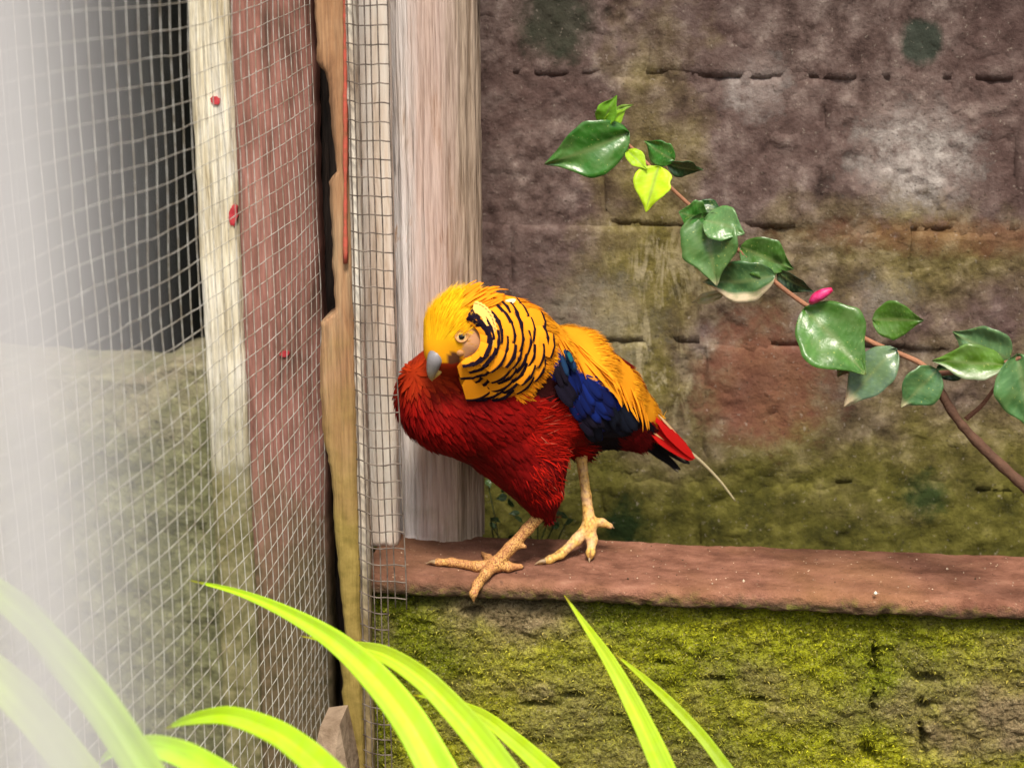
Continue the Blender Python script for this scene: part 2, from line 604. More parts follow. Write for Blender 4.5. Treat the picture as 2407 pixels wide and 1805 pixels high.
# moss tufts on the face: uncountable little blades
N = 95000
ii = RNG.integers(0, nu - 1, N)
jj = RNG.integers(0, nv - 22, N)
keep = (RNG.random(N) < mossd[ii, jj] ** 1.3) & (Z[ii, jj] < jag[ii, jj] - .004)
ii, jj = ii[keep], jj[keep]
P = np.stack([X[ii, jj], Yd[ii, jj] + .0008, Z[ii, jj]], -1) + RNG.normal(0, .0007, (len(ii), 3)) * [1, 0, 1]
N = len(P)
D = nrm(np.stack([RNG.normal(0, .9, N), -np.abs(RNG.normal(.55, .3, N)), RNG.normal(-.15, .6, N)], -1))
S = nrm(np.cross(D, RNG.normal(0, 1, (N, 3))))
L = RNG.uniform(.0022, .0050, N)[:, None]
w = RNG.uniform(.0005, .0011, N)[:, None]
Vm = np.stack([P - S * w, P + S * w, P + D * L], 1)
cb = colw[ii, jj] * RNG.uniform(.45, 1.7, (N, 1)) * np.array([1.05, 1.0, .8])
yel = (RNG.random((N, 1)) < .10)
cb = np.where(yel, np.array([.42, .38, .07]), cb)
m = M('moss_leaf', 0.9, 0.1)
m.base(m.col())
m.transl(m.col(), .2)
tag(mk('moss', Vm, np.arange(3 * N).reshape(-1, 3), m.m, gw, np.repeat(cb, 3, 0), smooth=False), kind='stuff')

# coping: a rounded mortar cap, slightly overhanging
m = M('coping', 0.9, 0.25)
mid = m.noise(28, m.scaled((1, 1.6, 1)), 6, .65)
c = m.ramp(mid, [(.28, (.095, .036, .021)), (.46, (.205, .086, .053)), (.62, (.29, .130, .084)), (.78, (.38, .20, .130))])
c = m.mix(m.ramp(m.noise(5, None, 3), [(.46, 0), (.66, .4)]), c, (.33, .17, .065))
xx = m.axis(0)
c = m.mix(m.rng(m.math('MULTIPLY_ADD', mid, .16, xx), -.02, .16, .62, 0), c, m.mix(.6, c, (.115, .058, .036)))  # the post's shade painted in: coping darker toward its left end
c = m.mix(m.ramp(m.noise(260, m.scaled((.6, 1, 1)), 2), [(.68, 0), (.74, .6)]), c, (.55, .38, .25))
c = m.mix(m.ramp(m.noise(190, None, 3), [(.30, .6), (.38, 0)]), c, (.10, .05, .032))
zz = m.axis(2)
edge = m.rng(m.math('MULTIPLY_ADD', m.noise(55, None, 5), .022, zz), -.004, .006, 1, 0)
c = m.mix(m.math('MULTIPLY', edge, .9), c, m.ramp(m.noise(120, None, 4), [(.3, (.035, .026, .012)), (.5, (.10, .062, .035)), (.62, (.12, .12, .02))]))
mossL = m.rng(m.math('MULTIPLY_ADD', m.noise(70, None, 4), .06, xx), -.10, -.05, 1, 0)
m.base(c)
m.bump(m.math('ADD', m.noise(150, None, 6), m.math('MULTIPLY', m.noise(600, None, 3), .5)), 0.75, 0.0035)
MAT_COP = m.m
nu = 520
prof = [(.104, -.018), (.104, -.005), (.103, -.0015), (.100, 0), (.085, 0), (.07, .0003), (.055, .0004), (.04, .0004), (.028, .0002), (.016, 0), (.006, -.0002), (-.002, -.0006),
        (-.0065, -.0015), (-.0095, -.0035), (-.0112, -.0065), (-.0118, -.010), (-.0115, -.014), (-.010, -.0175), (-.006, -.020), (.004, -.021), (.02, -.021)]
prof = spline(prof, 70)
xs = np.linspace(XL - .003, XR, nu)
X, T = np.meshgrid(xs, np.arange(70), indexing='ij')
Yp, Zp = prof[:, 0][None] + 0 * X, prof[:, 1][None] + 0 * X
fr = sstep(.012, -.008, Yp)
top = sstep(-.004, -.001, Zp)
Yp = Yp - fr * (.0016 * fbm(X * 24, Zp * 60, 0, 71, 4) + .0026 * fbm(X * 110, Zp * 130, 0, 72, 3))
bk = sstep(.09, .104, Yp)
Yp = Yp + bk * .004 * fbm(X * 30, 0 * X, 0, 73, 4)
Zp = Zp + .0011 * fbm(X * 30, Yp * 40, 0, 74, 4) + .0006 * fbm(X * 160, Yp * 160, 0, 75, 2) + fr * (1 - top) * .003 * fbm(X * 60, Yp * 30, 0, 76, 4)
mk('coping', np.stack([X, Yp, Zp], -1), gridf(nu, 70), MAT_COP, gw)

# grit lying on the coping
m = M('grit', .9, .2)
m.base(m.col())
b = Buf()
ico_v = nrm(np.array([[1, 0, 0], [-1, 0, 0], [0, 1, 0], [0, -1, 0], [0, 0, 1], [0, 0, -1.]]))
ico_f = np.array([[0, 2, 4], [2, 1, 4], [1, 3, 4], [3, 0, 4], [2, 0, 5], [1, 2, 5], [3, 1, 5], [0, 3, 5]])
for k in range(260):
    x = RNG.uniform(XL, XR) if k % 3 else RNG.uniform(.0, .55)
    y = RNG.uniform(.0, .10)
    s = RNG.uniform(.0003, .0009) * (2.2 if RNG.random() < .05 else 1)
    c = np.array([.55, .42, .30]) * RNG.uniform(.6, 1.5) if RNG.random() < .75 else np.array([.08, .05, .03])
    b.add(ico_v * s * RNG.uniform(.6, 1.4, (6, 3)) + [x, y, .0006], ico_f, np.minimum(c, .85))
P = at(2058, 1394, -.010)
b.add(ico_v * .0022 + P, ico_f, (.8, .75, .62))
tag(b.mk('grit', m.m, gw, False), kind='stuff')

# ---------------------------------------------------------------- the low wall at the far left, behind the netting
lw = thing('stone_wall', 'low grey rubble wall with crumbling top behind the wire netting', 'wall', (-.75, .30, GZ))
m = M('rubble', 0.95, .1)
c = m.ramp(m.noise(45, None, 7, .7), [(.25, (.08, .065, .045)), (.5, (.30, .245, .18)), (.75, (.52, .45, .36))])
w = m.math('MULTIPLY_ADD', m.noise(14, None, 4), .4, m.axis(2))
c = m.mix(m.rng(w, .20, .42, .85, 0), c, m.ramp(m.noise(70, None, 4), [(.3, (.06, .07, .028)), (.7, (.24, .25, .12))]))
c = m.mix(m.ramp(m.vor(70), [(.05, .7), (.2, 0)]), c, (.03, .025, .018))
m.base(c)
m.bump(m.noise(110, None, 6), .9, .006)
zt = at(300, 885, .34)[2]
nu, nv = 150, 130
X, Z = np.meshgrid(np.linspace(-1.5, -.33, nu), np.linspace(0, 1, nv), indexing='ij')
topz = zt + .010 * fbm(X * 14, 0, 0, 81, 4) + .012 * sstep(-.47, -.43, X)
Zw = GZ - .02 + (topz - GZ + .02) * np.clip(Z / .9, 0, 1)
Yw = .34 + .008 * fbm(X * 25, Zw * 25, 0, 82, 5) + np.clip((Z - .9) / .1, 0, 1) * .12 + .012 * sstep(.8, .9, Z)
mk('rubble_face', np.stack([X, Yw, Zw], -1), gridf(nu, nv), m.m, lw)

# dark boards added far behind the netting, standing in for deep shade
MAT_BACKDROP = wood_mat('shade_board', [(.25, (.024, .028, .022)), (.5, (.056, .062, .050)), (.75, (.10, .10, .085))])
sh = thing('dark_backdrop', 'dark boards standing in for the deep shade beyond the netting', 'dark_backdrop', (-.7, 1.1, GZ))
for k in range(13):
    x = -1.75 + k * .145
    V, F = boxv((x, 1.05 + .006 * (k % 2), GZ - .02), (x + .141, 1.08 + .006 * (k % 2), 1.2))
    mk('plank', V, F, MAT_BACKDROP, sh, smooth=False)

# ---------------------------------------------------------------- timber at the cage corner
def board(name, pxl, pxr, y, th, z0, z1, mat, parent=None, ragl=0.0, ragr=0.0, relief=.0025, seed=1, py=900, shift=None):
    xl, xr = at(pxl, py, y)[0], at(pxr, py, y)[0]
    nz = int((z1 - z0) / .005)
    nx = max(8, int((xr - xl) / .003))
    zs = np.linspace(z0, z1, nz)
    u = np.linspace(0, 1, nx)
    U, Z = np.meshgrid(u, zs, indexing='ij')
    el = xl + ragl * (.55 * fbm(Z * 9, 0 * Z, seed, 3, 3, .6) + .45 * np.round(2.2 * fbm(Z * 14, 0 * Z, seed, 13, 2)) / 2.2 + .3 * fbm(Z * 90, 0 * Z, seed, 14, 3, .7)) + .0012 * fbm(Z * 40, 0 * Z, seed, 4)
    er = xr + ragr * fbm(Z * 13, 0 * Z, seed, 5, 5, .6) + .0012 * fbm(Z * 40, 0 * Z, seed, 6)
    if shift is not None:
        el = shift(Z) + .0022 * fbm(Z * 60, 0 * Z, seed, 14, 4, .7)
    X = el + (er - el) * U
    Yf = y + relief * fbm(X * 120, Z * 5, seed, 7, 4) + relief * .7 * fbm(X * 40, Z * 14, seed, 8) + .004 * (np.clip(1 - np.minimum(U, 1 - U) * nx / 2.5, 0, 1)) ** 2
    P = np.stack([X, Yf, Z], -1)
    B = P.copy()
    B[..., 1] = y + th
    V = np.vstack([P.reshape(-1, 3), B.reshape(-1, 3)])
    nP = nx * nz
    F = gridf(nx, nz)
    rim = np.array([i * nz for i in range(nx)] + [(nx - 1) * nz + j for j in range(1, nz)] + [i * nz + nz - 1 for i in range(nx - 2, -1, -1)] + [j for j in range(nz - 2, 0, -1)])
    r2 = np.roll(rim, -1)
    return mk(name, V, np.vstack([F, F[:, ::-1] + nP, np.stack([rim, rim + nP, r2 + nP, r2], -1)]), mat, parent)


MAT_WHITE = wood_mat('limewashed', [(.22, (.24, .18, .10)), (.36, (.62, .54, .37)), (.55, (.82, .76, .60)), (.8, (.86, .83, .76))],
                     (.12, .30, (.10, .095, .035), (.30, .27, .14)))
MAT_RED = wood_mat('red_brown', [(.22, (.12, .060, .045)), (.42, (.30, .135, .105)), (.60, (.40, .185, .150)), (.8, (.46, .27, .21))],
                   (.02, .20, (.08, .065, .03), (.21, .15, .085)))
MAT_ROT = wood_mat('rotten', [(.3, (.006, .005, .005)), (.55, (.018, .013, .012)), (.8, (.045, .034, .03))], bumpk=1.0)
MAT_TAN = wood_mat('raw_tan', [(.18, (.17, .085, .045)), (.4, (.36, .19, .095)), (.6, (.44, .26, .14)), (.82, (.50, .36, .21))],
                   (.16, .34, (.20, .145, .035), (.36, .26, .075)))
MAT_CREAM = wood_mat('cream_paint', [(.25, (.34, .24, .17)), (.42, (.66, .56, .45)), (.65, (.80, .74, .64)), (.82, (.84, .80, .73))],
                     (.08, .22, (.16, .12, .05), (.34, .25, .13)), finek=.45)
MAT_GREYB = wood_mat('grey_board', [(.25, (.12, .10, .085)), (.5, (.27, .23, .20)), (.75, (.46, .41, .37))], (-.03, .08, (.08, .07, .035), (.2, .17, .10)))
ZT = 1.0
wb = board('whitewashed_plank', 484, 578, .17, .03, GZ - .02, ZT, MAT_WHITE, relief=.002, seed=2)
tag(wb, 'narrow whitewashed plank with red paint spots beside the netting', 'plank', None)
rb = board('red_brown_plank', 578, 756, .155, .035, GZ - .02, ZT, MAT_RED, relief=.0022, seed=3, ragr=.003)
tag(rb, 'wide upright plank stained reddish brown behind the netting', 'plank')
rt = board('rotten_timber', 725, 810, .20, .03, GZ - .02, ZT, MAT_ROT, relief=.012, seed=4, ragl=.004)
tag(rt, 'blackened rotten timber showing in the split beside the tan plank', 'timber')
tp = thing('corner_post', 'tan split post with ragged edge and a cream batten on it', 'post', (at(800, 900, -.03)[0], -.02, GZ))
TE = [(-600, 742), (0, 740), (150, 742), (172, 764), (330, 780), (408, 790), (424, 768), (520, 775), (640, 780), (742, 784), (756, 752), (900, 752), (1040, 757), (1080, 770),
      (1160, 781), (1250, 785), (1400, 800), (1500, 812), (1545, 790), (1580, 800), (1700, 806), (1805, 808), (2300, 812)]
TZ = np.array([[at(x, y, -.03)[2], at(x, y, -.03)[0]] for y, x in TE])[::-1]


def tan_edge(z):                              # the split side of the post, with its bites
    return np.interp(z, TZ[:, 0], TZ[:, 1])


board('post_face', 762, 836, -.03, .05, GZ - .02, ZT, MAT_TAN, tp, ragl=.017, relief=.003, seed=5, shift=tan_edge)
board('batten', 833, 856, -.042, .014, GZ - .02, ZT, MAT_CREAM, tp, ragl=.0015, relief=.0025, seed=6)
MAT_PEEL = wood_mat('peeling_cream', [(.18, (.46, .33, .23)), (.36, (.74, .62, .51)), (.6, (.84, .77, .69)), (.85, (.80, .66, .54))], (-.02, .10, (.2, .16, .08), (.38, .3, .2)), finek=.2)
gb = board('peeling_plank', 846, 926, .062, .02, 0.001, ZT, MAT_PEEL, relief=.003, seed=8)
tag(gb, 'pale peeling plank standing on the coping behind the loose netting', 'plank')

# peeling pale log standing on the back of the coping
MAT_LOG = wood_mat('peeled_log', [(.20, (.15, .095, .055)), (.32, (.40, .28, .20)), (.38, (.70, .61, .56)), (.54, (.74, .68, .66)), (.66, (.78, .73, .71)), (.72, (.52, .34, .24)), (.84, (.62, .50, .42))],
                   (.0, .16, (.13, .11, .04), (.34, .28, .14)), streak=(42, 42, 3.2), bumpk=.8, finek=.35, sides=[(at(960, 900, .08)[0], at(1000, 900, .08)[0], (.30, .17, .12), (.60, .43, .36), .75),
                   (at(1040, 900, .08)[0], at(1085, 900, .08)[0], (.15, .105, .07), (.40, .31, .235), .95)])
pl = at(922, 1000, .085)  # the log's left and right outline
pr = at(1128, 1000, .085)
cx, rad = (pl[0] + pr[0]) / 2, (pr[0] - pl[0]) / 2
na, nz = 120, 170
A, Z = np.meshgrid(np.linspace(0, 2 * math.pi, na, endpoint=False), np.linspace(-.002, ZT, nz), indexing='ij')
fl = fbm(np.cos(A) * 7 + 3, np.sin(A) * 7, Z * 3.2, 91, 5, .6)
R = rad * (.97 + .07 * fl + .05 * np.sign(fl) * np.abs(fl) ** .5)
Pm = np.stack([cx + R * np.sin(A), .108 + .6 * R * np.cos(A), Z], -1)
Pm = np.transpose(Pm, (1, 0, 2))
Vl = np.vstack([Pm.reshape(-1, 3), [[cx, .108, -.002], [cx, .108, ZT]]])
Fl = gridf(nz, na, True).tolist() + [[nz * na, (j + 1) % na, j] for j in range(na)] + [[nz * na + 1, (nz - 1) * na + j, (nz - 1) * na + (j + 1) % na] for j in range(na)]
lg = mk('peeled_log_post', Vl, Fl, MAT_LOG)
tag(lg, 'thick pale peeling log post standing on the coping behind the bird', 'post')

# red paint splashes
m = M('red_paint', .6, .4)
m.base(m.ramp(m.noise(200, None, 3), [(.3, (.36, .02, .03)), (.7, (.55, .06, .07))]))
MAT_RPAINT = m.m


def blob_patch(px, py, y, rx, ry, parent, seed):
    a = np.linspace(0, 2 * math.pi, 40, endpoint=False)
    r = .85 + .45 * fbm(np.cos(a) * 1.3 + seed * 5, np.sin(a) * 1.3, seed, 9, 4, .7)
    V = [at(px + rx * math.cos(t) * q, py + ry * math.sin(t) * q, y) for t, q in zip(a, r)]
    V = np.array(V)
    V2 = V + [0, .006, 0]
    n = len(V)
    F = [list(range(n)), list(range(2 * n - 1, n - 1, -1))] + [[i, i + n, (i + 1) % n + n, (i + 1) % n] for i in range(n)]
    mk('paint_spot', np.vstack([V, V2]), F, MAT_RPAINT, parent, smooth=False)


m = M('coral_paint', .8, .2)
m.base(m.ramp(m.noise(150, None, 4), [(.35, (.30, .10, .05)), (.6, (.52, .10, .07))]))
MAT_CORAL = m.m
rp_ = [at(812, y, -.0336) for y in np.linspace(-40, 620, 24)]
V, F = tube(np.array(rp_), .0014 + .0011 * RNG.random(24), 6, .6)
mk('paint_streak', V, F, MAT_CORAL, tp)
blob_patch(506, 236, .1685, 13, 12, wb, 1)
blob_patch(548, 508, .1685, 12, 30, wb, 2)
blob_patch(823, 238, -.0335, 6, 18, tp, 3)
blob_patch(668, 832, .1525, 14, 8, rb, 5)

# concrete chunk at the foot of the post
m = M('concrete', .95, .15)
m.base(m.ramp(m.noise(60, None, 6), [(.3, (.17, .115, .075)), (.7, (.34, .25, .175))]))
m.bump(m.noise(180, None, 5), .6, .003)
MAT_CONC = m.m
q = [at(752, 1708, -.07), at(798, 1702, -.07), at(812, 1830, -.075), at(728, 1830, -.075)]
zb = GZ - .01
V = [q[0], q[1], q[1] + [.0, .04, 0], q[0] + [0, .04, 0]]
V += [q[3] + [0, -.006, 0], (q[2] + q[3]) / 2 + [.006, -.016, 0], q[2] + [.004, .0, 0], q[2] + [.004, .045, 0], q[3] + [0, .045, 0]]
V += [[V[k][0] + (-.02, 0, .02, .02, -.02)[k - 4], V[k][1], zb] for k in range(4, 9)]
F = [[0, 1, 2, 3], [0, 4, 5], [0, 5, 1], [1, 5, 6], [1, 6, 7, 2], [2, 7, 8, 3], [3, 8, 4, 0]] + [[4 + i, 9 + i, 9 + (i + 1) % 5, 4 + (i + 1) % 5] for i in range(5)] + [[13, 12, 11, 10, 9]]
st = mk('stone', np.array(V), F, MAT_CONC, smooth=False)
tag(st, 'wedge-topped brown concrete chunk leaning at the foot of the tan post', 'stone')

# ---------------------------------------------------------------- wire netting
m = M('galvanised', .5, .5)
m.b.inputs['Metallic'].default_value = .25
m.base(m.ramp(m.noise(90, None, 3), [(.35, (.36, .31, .23)), (.6, (.70, .68, .62))]))
MAT_WIRE = m.m
m = M('rusty_wire', .7, .3)
m.base(m.ramp(m.noise(90, None, 3), [(.35, (.07, .05, .04)), (.6, (.20, .16, .13))]))
MAT_DWIRE = m.m

NP = np.array([atd(x, 900, d) * [1, 1, 0] for x, d in [(-760, .72), (-330, .86), (0, 1.0), (250, 1.135), (480, 1.305), (640, 1.475), (756, 1.655)]])
NS = spline(NP, 400)
NL = np.concatenate([[0], np.cumsum(np.linalg.norm(np.diff(NS, axis=0), axis=1))])
Lf = NL[-1]
P0 = NS[0]


def net(s, z):                              # the netting's surface: s metres along, z up; it bellies a little
    s, z = np.broadcast_arrays(np.asarray(s, float), np.asarray(z, float))
    bulge = .005 * fbm(s * 6, z * 6, 0, 101, 2)
    sag = .005 * fbm(s * 5, z * 4, 3, 102, 2) - .010 * np.sin(np.clip(s / Lf, 0, 1) * math.pi)
    return np.stack([np.interp(s, NL, NS[:, 0]) + bulge, np.interp(s, NL, NS[:, 1]), z + sag], -1)


nt = thing('wire_netting', 'pale galvanised square wire netting stretched along the cage side', 'netting', P0 + [0, 0, GZ])
CELL = .0178
zz_ = np.arange(GZ, .80, CELL)
s0 = 0.0
for k, s in enumerate(np.arange(Lf, s0, -CELL)):
    z = np.linspace(GZ, zz_[-1], 60)
    V, F = tube(net(s + .0010 * vnoise(z * 40, k * 3.3), z), .00038, 4)
    mk('wire', V, F, MAT_WIRE, nt)
for k, z in enumerate(zz_):
    s = np.linspace(s0, Lf, 60)
    V, F = tube(net(s, z + .0010 * vnoise(s * 40, k * 2.7, 5)), .00038, 4)
    mk('wire', V, F, MAT_WIRE, nt)

ln_ = thing('loose_netting', 'loose strip of dark wire netting hanging from the cream batten', 'netting', at(850, 900, -.045) * [1, 1, 0] + [0, 0, GZ])
xa, xb = at(838, 900, -.046)[0], at(932, 900, -.052)[0]


def net2(u, z):
    u, z = np.broadcast_arrays(np.asarray(u, float), np.asarray(z, float))
    wd = (xb - xa) * (1 + .16 * sstep(.30, -.02, z) + .05 * fbm(z * 6, 0 * z, 0, 111, 2))
    return np.stack([xa + u * wd, -.046 - .012 * u - .004 * np.sin(u * 5) + .004 * fbm(u * 3, z * 7, 0, 112), z + .003 * fbm(u * 2, z * 8, 0, 113)], -1)


for k, u in enumerate([0, .16, .30, .46, .60, .76, 1.0]):
    z = np.linspace(-.012 if u > .7 else GZ, .75, 50)
    V, F = tube(net2(u + .012 * vnoise(z * 30, k * 5.1), z), .0006, 4)
    mk('wire', V, F, MAT_DWIRE, ln_)
for k, z in enumerate(np.arange(GZ + .02, .74, .0160)):
    u = np.linspace(-.06, 1.0 if z > -.01 else .62, 10)
    V, F = tube(net2(u, z), .0006, 4)
    mk('wire', V, F, MAT_DWIRE, ln_)

# slim white pole added right beside the camera; its blur makes the pale haze at left
m = M('white_paint', .7, .3)
m.base(m.ramp(m.noise(30, None, 5), [(.3, (.52, .51, .52)), (.7, (.60, .59, .60))]))
pc = atd(45, 900, .078)
A = np.linspace(0, 2 * math.pi, 20, endpoint=False)
zs = np.linspace(GZ - .02, 1.25, 40)
V = np.array([[pc[0] + 0.0034 * math.cos(a), pc[1] + 0.0034 * math.sin(a), z] for z in zs for a in A])
F = gridf(40, 20, True).tolist() + [list(range(19, -1, -1)), [39 * 20 + i for i in range(20)]]
po = mk('veil_rod', V, F, m.m)
tag(po, 'slim white painted rod added close to the camera, blurred to a pale veil', 'rod')
# ================================================================== the bird
YBD = .045


def bp(px, py, dy):
    return at(px, py, YBD + dy)


def sdf_mesh(caps, h, k, pad=.012, warp=None):
    """smooth union of tapered capsules (a, b, ra, rb), meshed with surface nets: one continuous surface"""
    A = np.array([c[0] for c in caps])
    B = np.array([c[1] for c in caps])
    R = np.array([max(c[2], c[3]) for c in caps])[:, None]
    lo = np.minimum((A - R).min(0), (B - R).min(0)) - pad
    hi = np.maximum((A + R).max(0), (B + R).max(0)) + pad
    n = np.ceil((hi - lo) / h).astype(int) + 1
    G = np.stack(np.meshgrid(*[lo[i] + h * np.arange(n[i]) for i in range(3)], indexing='ij'), -1)
    S = None
    for a, b_, ra, rb in caps:
        ab = b_ - a
        t = np.clip(((G - a) @ ab) / (ab @ ab + 1e-12), 0, 1)
        d = np.linalg.norm(G - a - t[..., None] * ab, axis=-1) - (ra + (rb - ra) * t)
        if S is None:
            S = d
        else:
            q = np.clip(.5 + .5 * (S - d) / k, 0, 1)
            S = S + (d - S) * q - k * q * (1 - q)
    if warp is not None:
        S = S + warp(G)
    ins = S < 0
    cnt = np.zeros(np.array(S.shape) - 1)
    acc = np.zeros(tuple(np.array(S.shape) - 1) + (3,))
    sl = [slice(0, -1), slice(1, None)]
    corners = [(i, j, l) for i in (0, 1) for j in (0, 1) for l in (0, 1)]
    for c1 in corners:
        for ax in range(3):
            if c1[ax]:
                continue
            c2 = list(c1)
            c2[ax] = 1
            s1 = S[sl[c1[0]], sl[c1[1]], sl[c1[2]]]
            s2 = S[sl[c2[0]], sl[c2[1]], sl[c2[2]]]
            x = (s1 < 0) != (s2 < 0)
            t = np.where(x, s1 / np.where(x, s1 - s2, 1), 0)
            for d_ in range(3):
                acc[..., d_] += x * (c1[d_] + (t if d_ == ax else 0))
            cnt += x
    act = cnt > 0
    idx = -np.ones(cnt.shape, int)
    idx[act] = np.arange(act.sum())
    cell = np.argwhere(act)
    V = lo + h * (cell + acc[act] / cnt[act][:, None])
    F = []
    for ax in range(3):
        u, v = (ax + 1) % 3, (ax + 2) % 3
        s_lo = [slice(None)] * 3
        s_hi = [slice(None)] * 3
        s_lo[ax] = slice(0, -1)
        s_hi[ax] = slice(1, None)
        e = np.argwhere(ins[tuple(s_lo)] != ins[tuple(s_hi)])
        e = e[(e[:, u] > 0) & (e[:, v] > 0)]
        e = e[(e[:, u] < S.shape[u] - 1) & (e[:, v] < S.shape[v] - 1)]
        du = np.zeros(3, int)
        dv = np.zeros(3, int)
        du[u] = 1
        dv[v] = 1
        q = np.stack([idx[tuple((e - du - dv).T)], idx[tuple((e - dv).T)], idx[tuple(e.T)], idx[tuple((e - du).T)]], -1)
        f = ins[tuple(e.T)]
        q = np.where(f[:, None], q, q[:, ::-1])
        F.append(q)
    return V, np.concatenate(F)


def chain(pts):
    return [(bp(*pts[i][:3]), bp(*pts[i + 1][:3]), pts[i][3], pts[i + 1][3]) for i in range(len(pts) - 1)]


HEADC = bp(1092, 772, -.088)
caps = chain([(1045, 935, -.045, .044), (1085, 935, -.042, .052), (1150, 930, -.028, .057), (1235, 930, -.005, .058), (1325, 905, .022, .053),
              (1415, 938, .047, .040), (1490, 975, .066, .022), (1530, 995, .074, .012)])
caps += chain([(1160, 985, -.030, .040), (1205, 1030, -.028, .040), (1245, 1090, -.026, .032), (1268, 1150, -.024, .020), (1280, 1190, -.022, .011)])
caps += chain([(1425, 995, .052, .024), (1490, 1028, .064, .013)])
caps += chain([(1330, 970, .035, .038), (1352, 1020, .045, .020), (1360, 1055, .05, .010)])
caps += chain([(1225, 850, -.028, .048), (1175, 815, -.050, .044), (1128, 784, -.075, .034), (1092, 772, -.088, .0308)])
caps += chain([(1092, 772, -.088, .0308), (1066, 797, -.098, .0245), (1037, 833, -.108, .0120)])
caps += chain([(1085, 800, -.094, .030), (1066, 838, -.098, .015)])


def bwarp(G):
    return .0012 * fbm(G[..., 0] * 45, G[..., 1] * 45, G[..., 2] * 45, 121, 2)


BV, BF = sdf_mesh(caps, .0028, .014, warp=bwarp)
P_GOLD = [(1180, 700), (1275, 735), (1345, 750), (1430, 815), (1490, 870), (1560, 960), (1600, 1020), (1548, 1003), (1508, 980), (1440, 925), (1388, 888), (1338, 855), (1308, 815), (1240, 790)]
P_BLUE = [(1290, 800), (1308, 815), (1338, 855), (1388, 888), (1440, 925), (1462, 950), (1448, 1005), (1398, 1010), (1370, 960), (1325, 915), (1285, 870)]
P_BLACK = [(1440, 925), (1508, 980), (1540, 1003), (1500, 1030), (1420, 1070), (1378, 1060), (1380, 1000), (1398, 1005), (1448, 1005), (1462, 950)]
P_MAROON = [(1190, 915), (1260, 850), (1300, 830), (1300, 880), (1335, 920), (1378, 962), (1320, 958), (1262, 930)]
P_RUMP = [(1446, 1022), (1490, 1000), (1540, 1004), (1530, 1080), (1450, 1080)]
C_RED, C_RED_SHADE = np.array([.225, .0024, .001]), np.array([.085, .0012, .0012])
C_GOLD, C_YEL, C_ORA = np.array([.90, .34, .012]), np.array([.94, .50, .008]), np.array([.86, .27, .008])
C_BLUE, C_BLACK = np.array([.006, .016, .15]), np.array([.006, .006, .010])


def plumage(P, jit=0.0):
    px, py = proj(P)
    if jit:
        px = px + RNG.normal(0, jit, len(P))
        py = py + RNG.normal(0, jit, len(P))
    hd = np.linalg.norm(P - HEADC, axis=1)
    mz = np.linalg.norm(P - bp(1055, 805, -.1), axis=1)
    n3 = fbm(P[:, 0] * 60, P[:, 1] * 60, P[:, 2] * 60, 131, 2)[:, None]
    red = C_RED + 0 * P
    g = sstep(1000, 1090, py)[:, None] * .55 + sstep(985, 940, px)[:, None] * .25  # shade painted in: red darkens toward the lower breast and its left edge
    red = red * (1 - g) + C_RED_SHADE * g
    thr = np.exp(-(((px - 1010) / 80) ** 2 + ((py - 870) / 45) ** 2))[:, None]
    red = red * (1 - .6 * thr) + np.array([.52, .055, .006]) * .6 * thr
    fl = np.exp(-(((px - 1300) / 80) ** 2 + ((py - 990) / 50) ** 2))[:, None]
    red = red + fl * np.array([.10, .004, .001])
    c = red * (1 + .35 * n3)
    for poly, cc in ((P_MAROON, (.028, .003, .003)), (P_BLACK, C_BLACK), (P_RUMP, (.11, .003, .004)), (P_BLUE, C_BLUE)):
        c = np.where(inpoly(px, py, poly)[:, None], np.array(cc) * (1 + .5 * n3), c)
    k = inpoly(px, py, P_GOLD)
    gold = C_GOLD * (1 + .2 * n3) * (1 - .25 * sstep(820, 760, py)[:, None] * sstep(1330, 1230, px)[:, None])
    c = np.where(k[:, None], gold, c)
    # the orange cape on the neck
    cape = ((px - 1185) / 125) ** 2 + ((py - 815) / 120) ** 2 < 1
    c = np.where((cape & ~k & (px > 1080) & (py < 930))[:, None], C_ORA * (1 + .3 * n3), c)
    head = (hd < .0385) | (mz < .038)
    t = sstep(1085, 1150, px + .35 * (py - 760))[:, None] * sstep(800, 720, py)[:, None]
    hc = C_YEL * (1 - t) + np.array([.90, .33, .008]) * t
    t2 = sstep(770, 830, py)[:, None]
    hc = hc * (1 - .6 * t2) + np.array([.90, .31, .008]) * .6 * t2
    c = np.where((head & (py < 852))[:, None], hc * (1 + .15 * n3), c)
    # bare buff cheek and the darker gape
    u, v = (px - 1112), (py - 800)
    chk = ((u * .9 + v * .25) / 21) ** 2 + ((v - u * .25) / 48) ** 2 < 1
    c = np.where((chk & (hd < .05))[:, None], np.array([.60, .30, .145]) * (1 + .5 * n3), c)
    gap = ((px - 1066) / 17) ** 2 + ((py - 843) / 13) ** 2 < 1
    c = np.where((gap & (hd < .06))[:, None], np.array([.13, .045, .02]), c)
    return np.clip(c, .002, .99), px, py, head, chk | gap


m = M('plumage', .75, .10)
cc = m.col()
m.base(cc)
MAT_PLUM = m.m

ft = onz(1165, 1328, .006)
bird = thing('golden_pheasant', 'red-breasted golden-headed pheasant with striped orange cape standing on the coping', 'bird', (ft[0], ft[1], 0))
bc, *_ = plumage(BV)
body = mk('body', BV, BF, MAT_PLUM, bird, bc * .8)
BVH = BVHTree.FromPolygons([tuple(v) for v in BV], [tuple(f) for f in BF])


def surf(px, py):
    h = BVH.ray_cast(Vector(CAM), Vector(nrm(ray(px, py))))
    return (np.array(h[0]), np.array(h[1])) if h[0] is not None else (None, None)


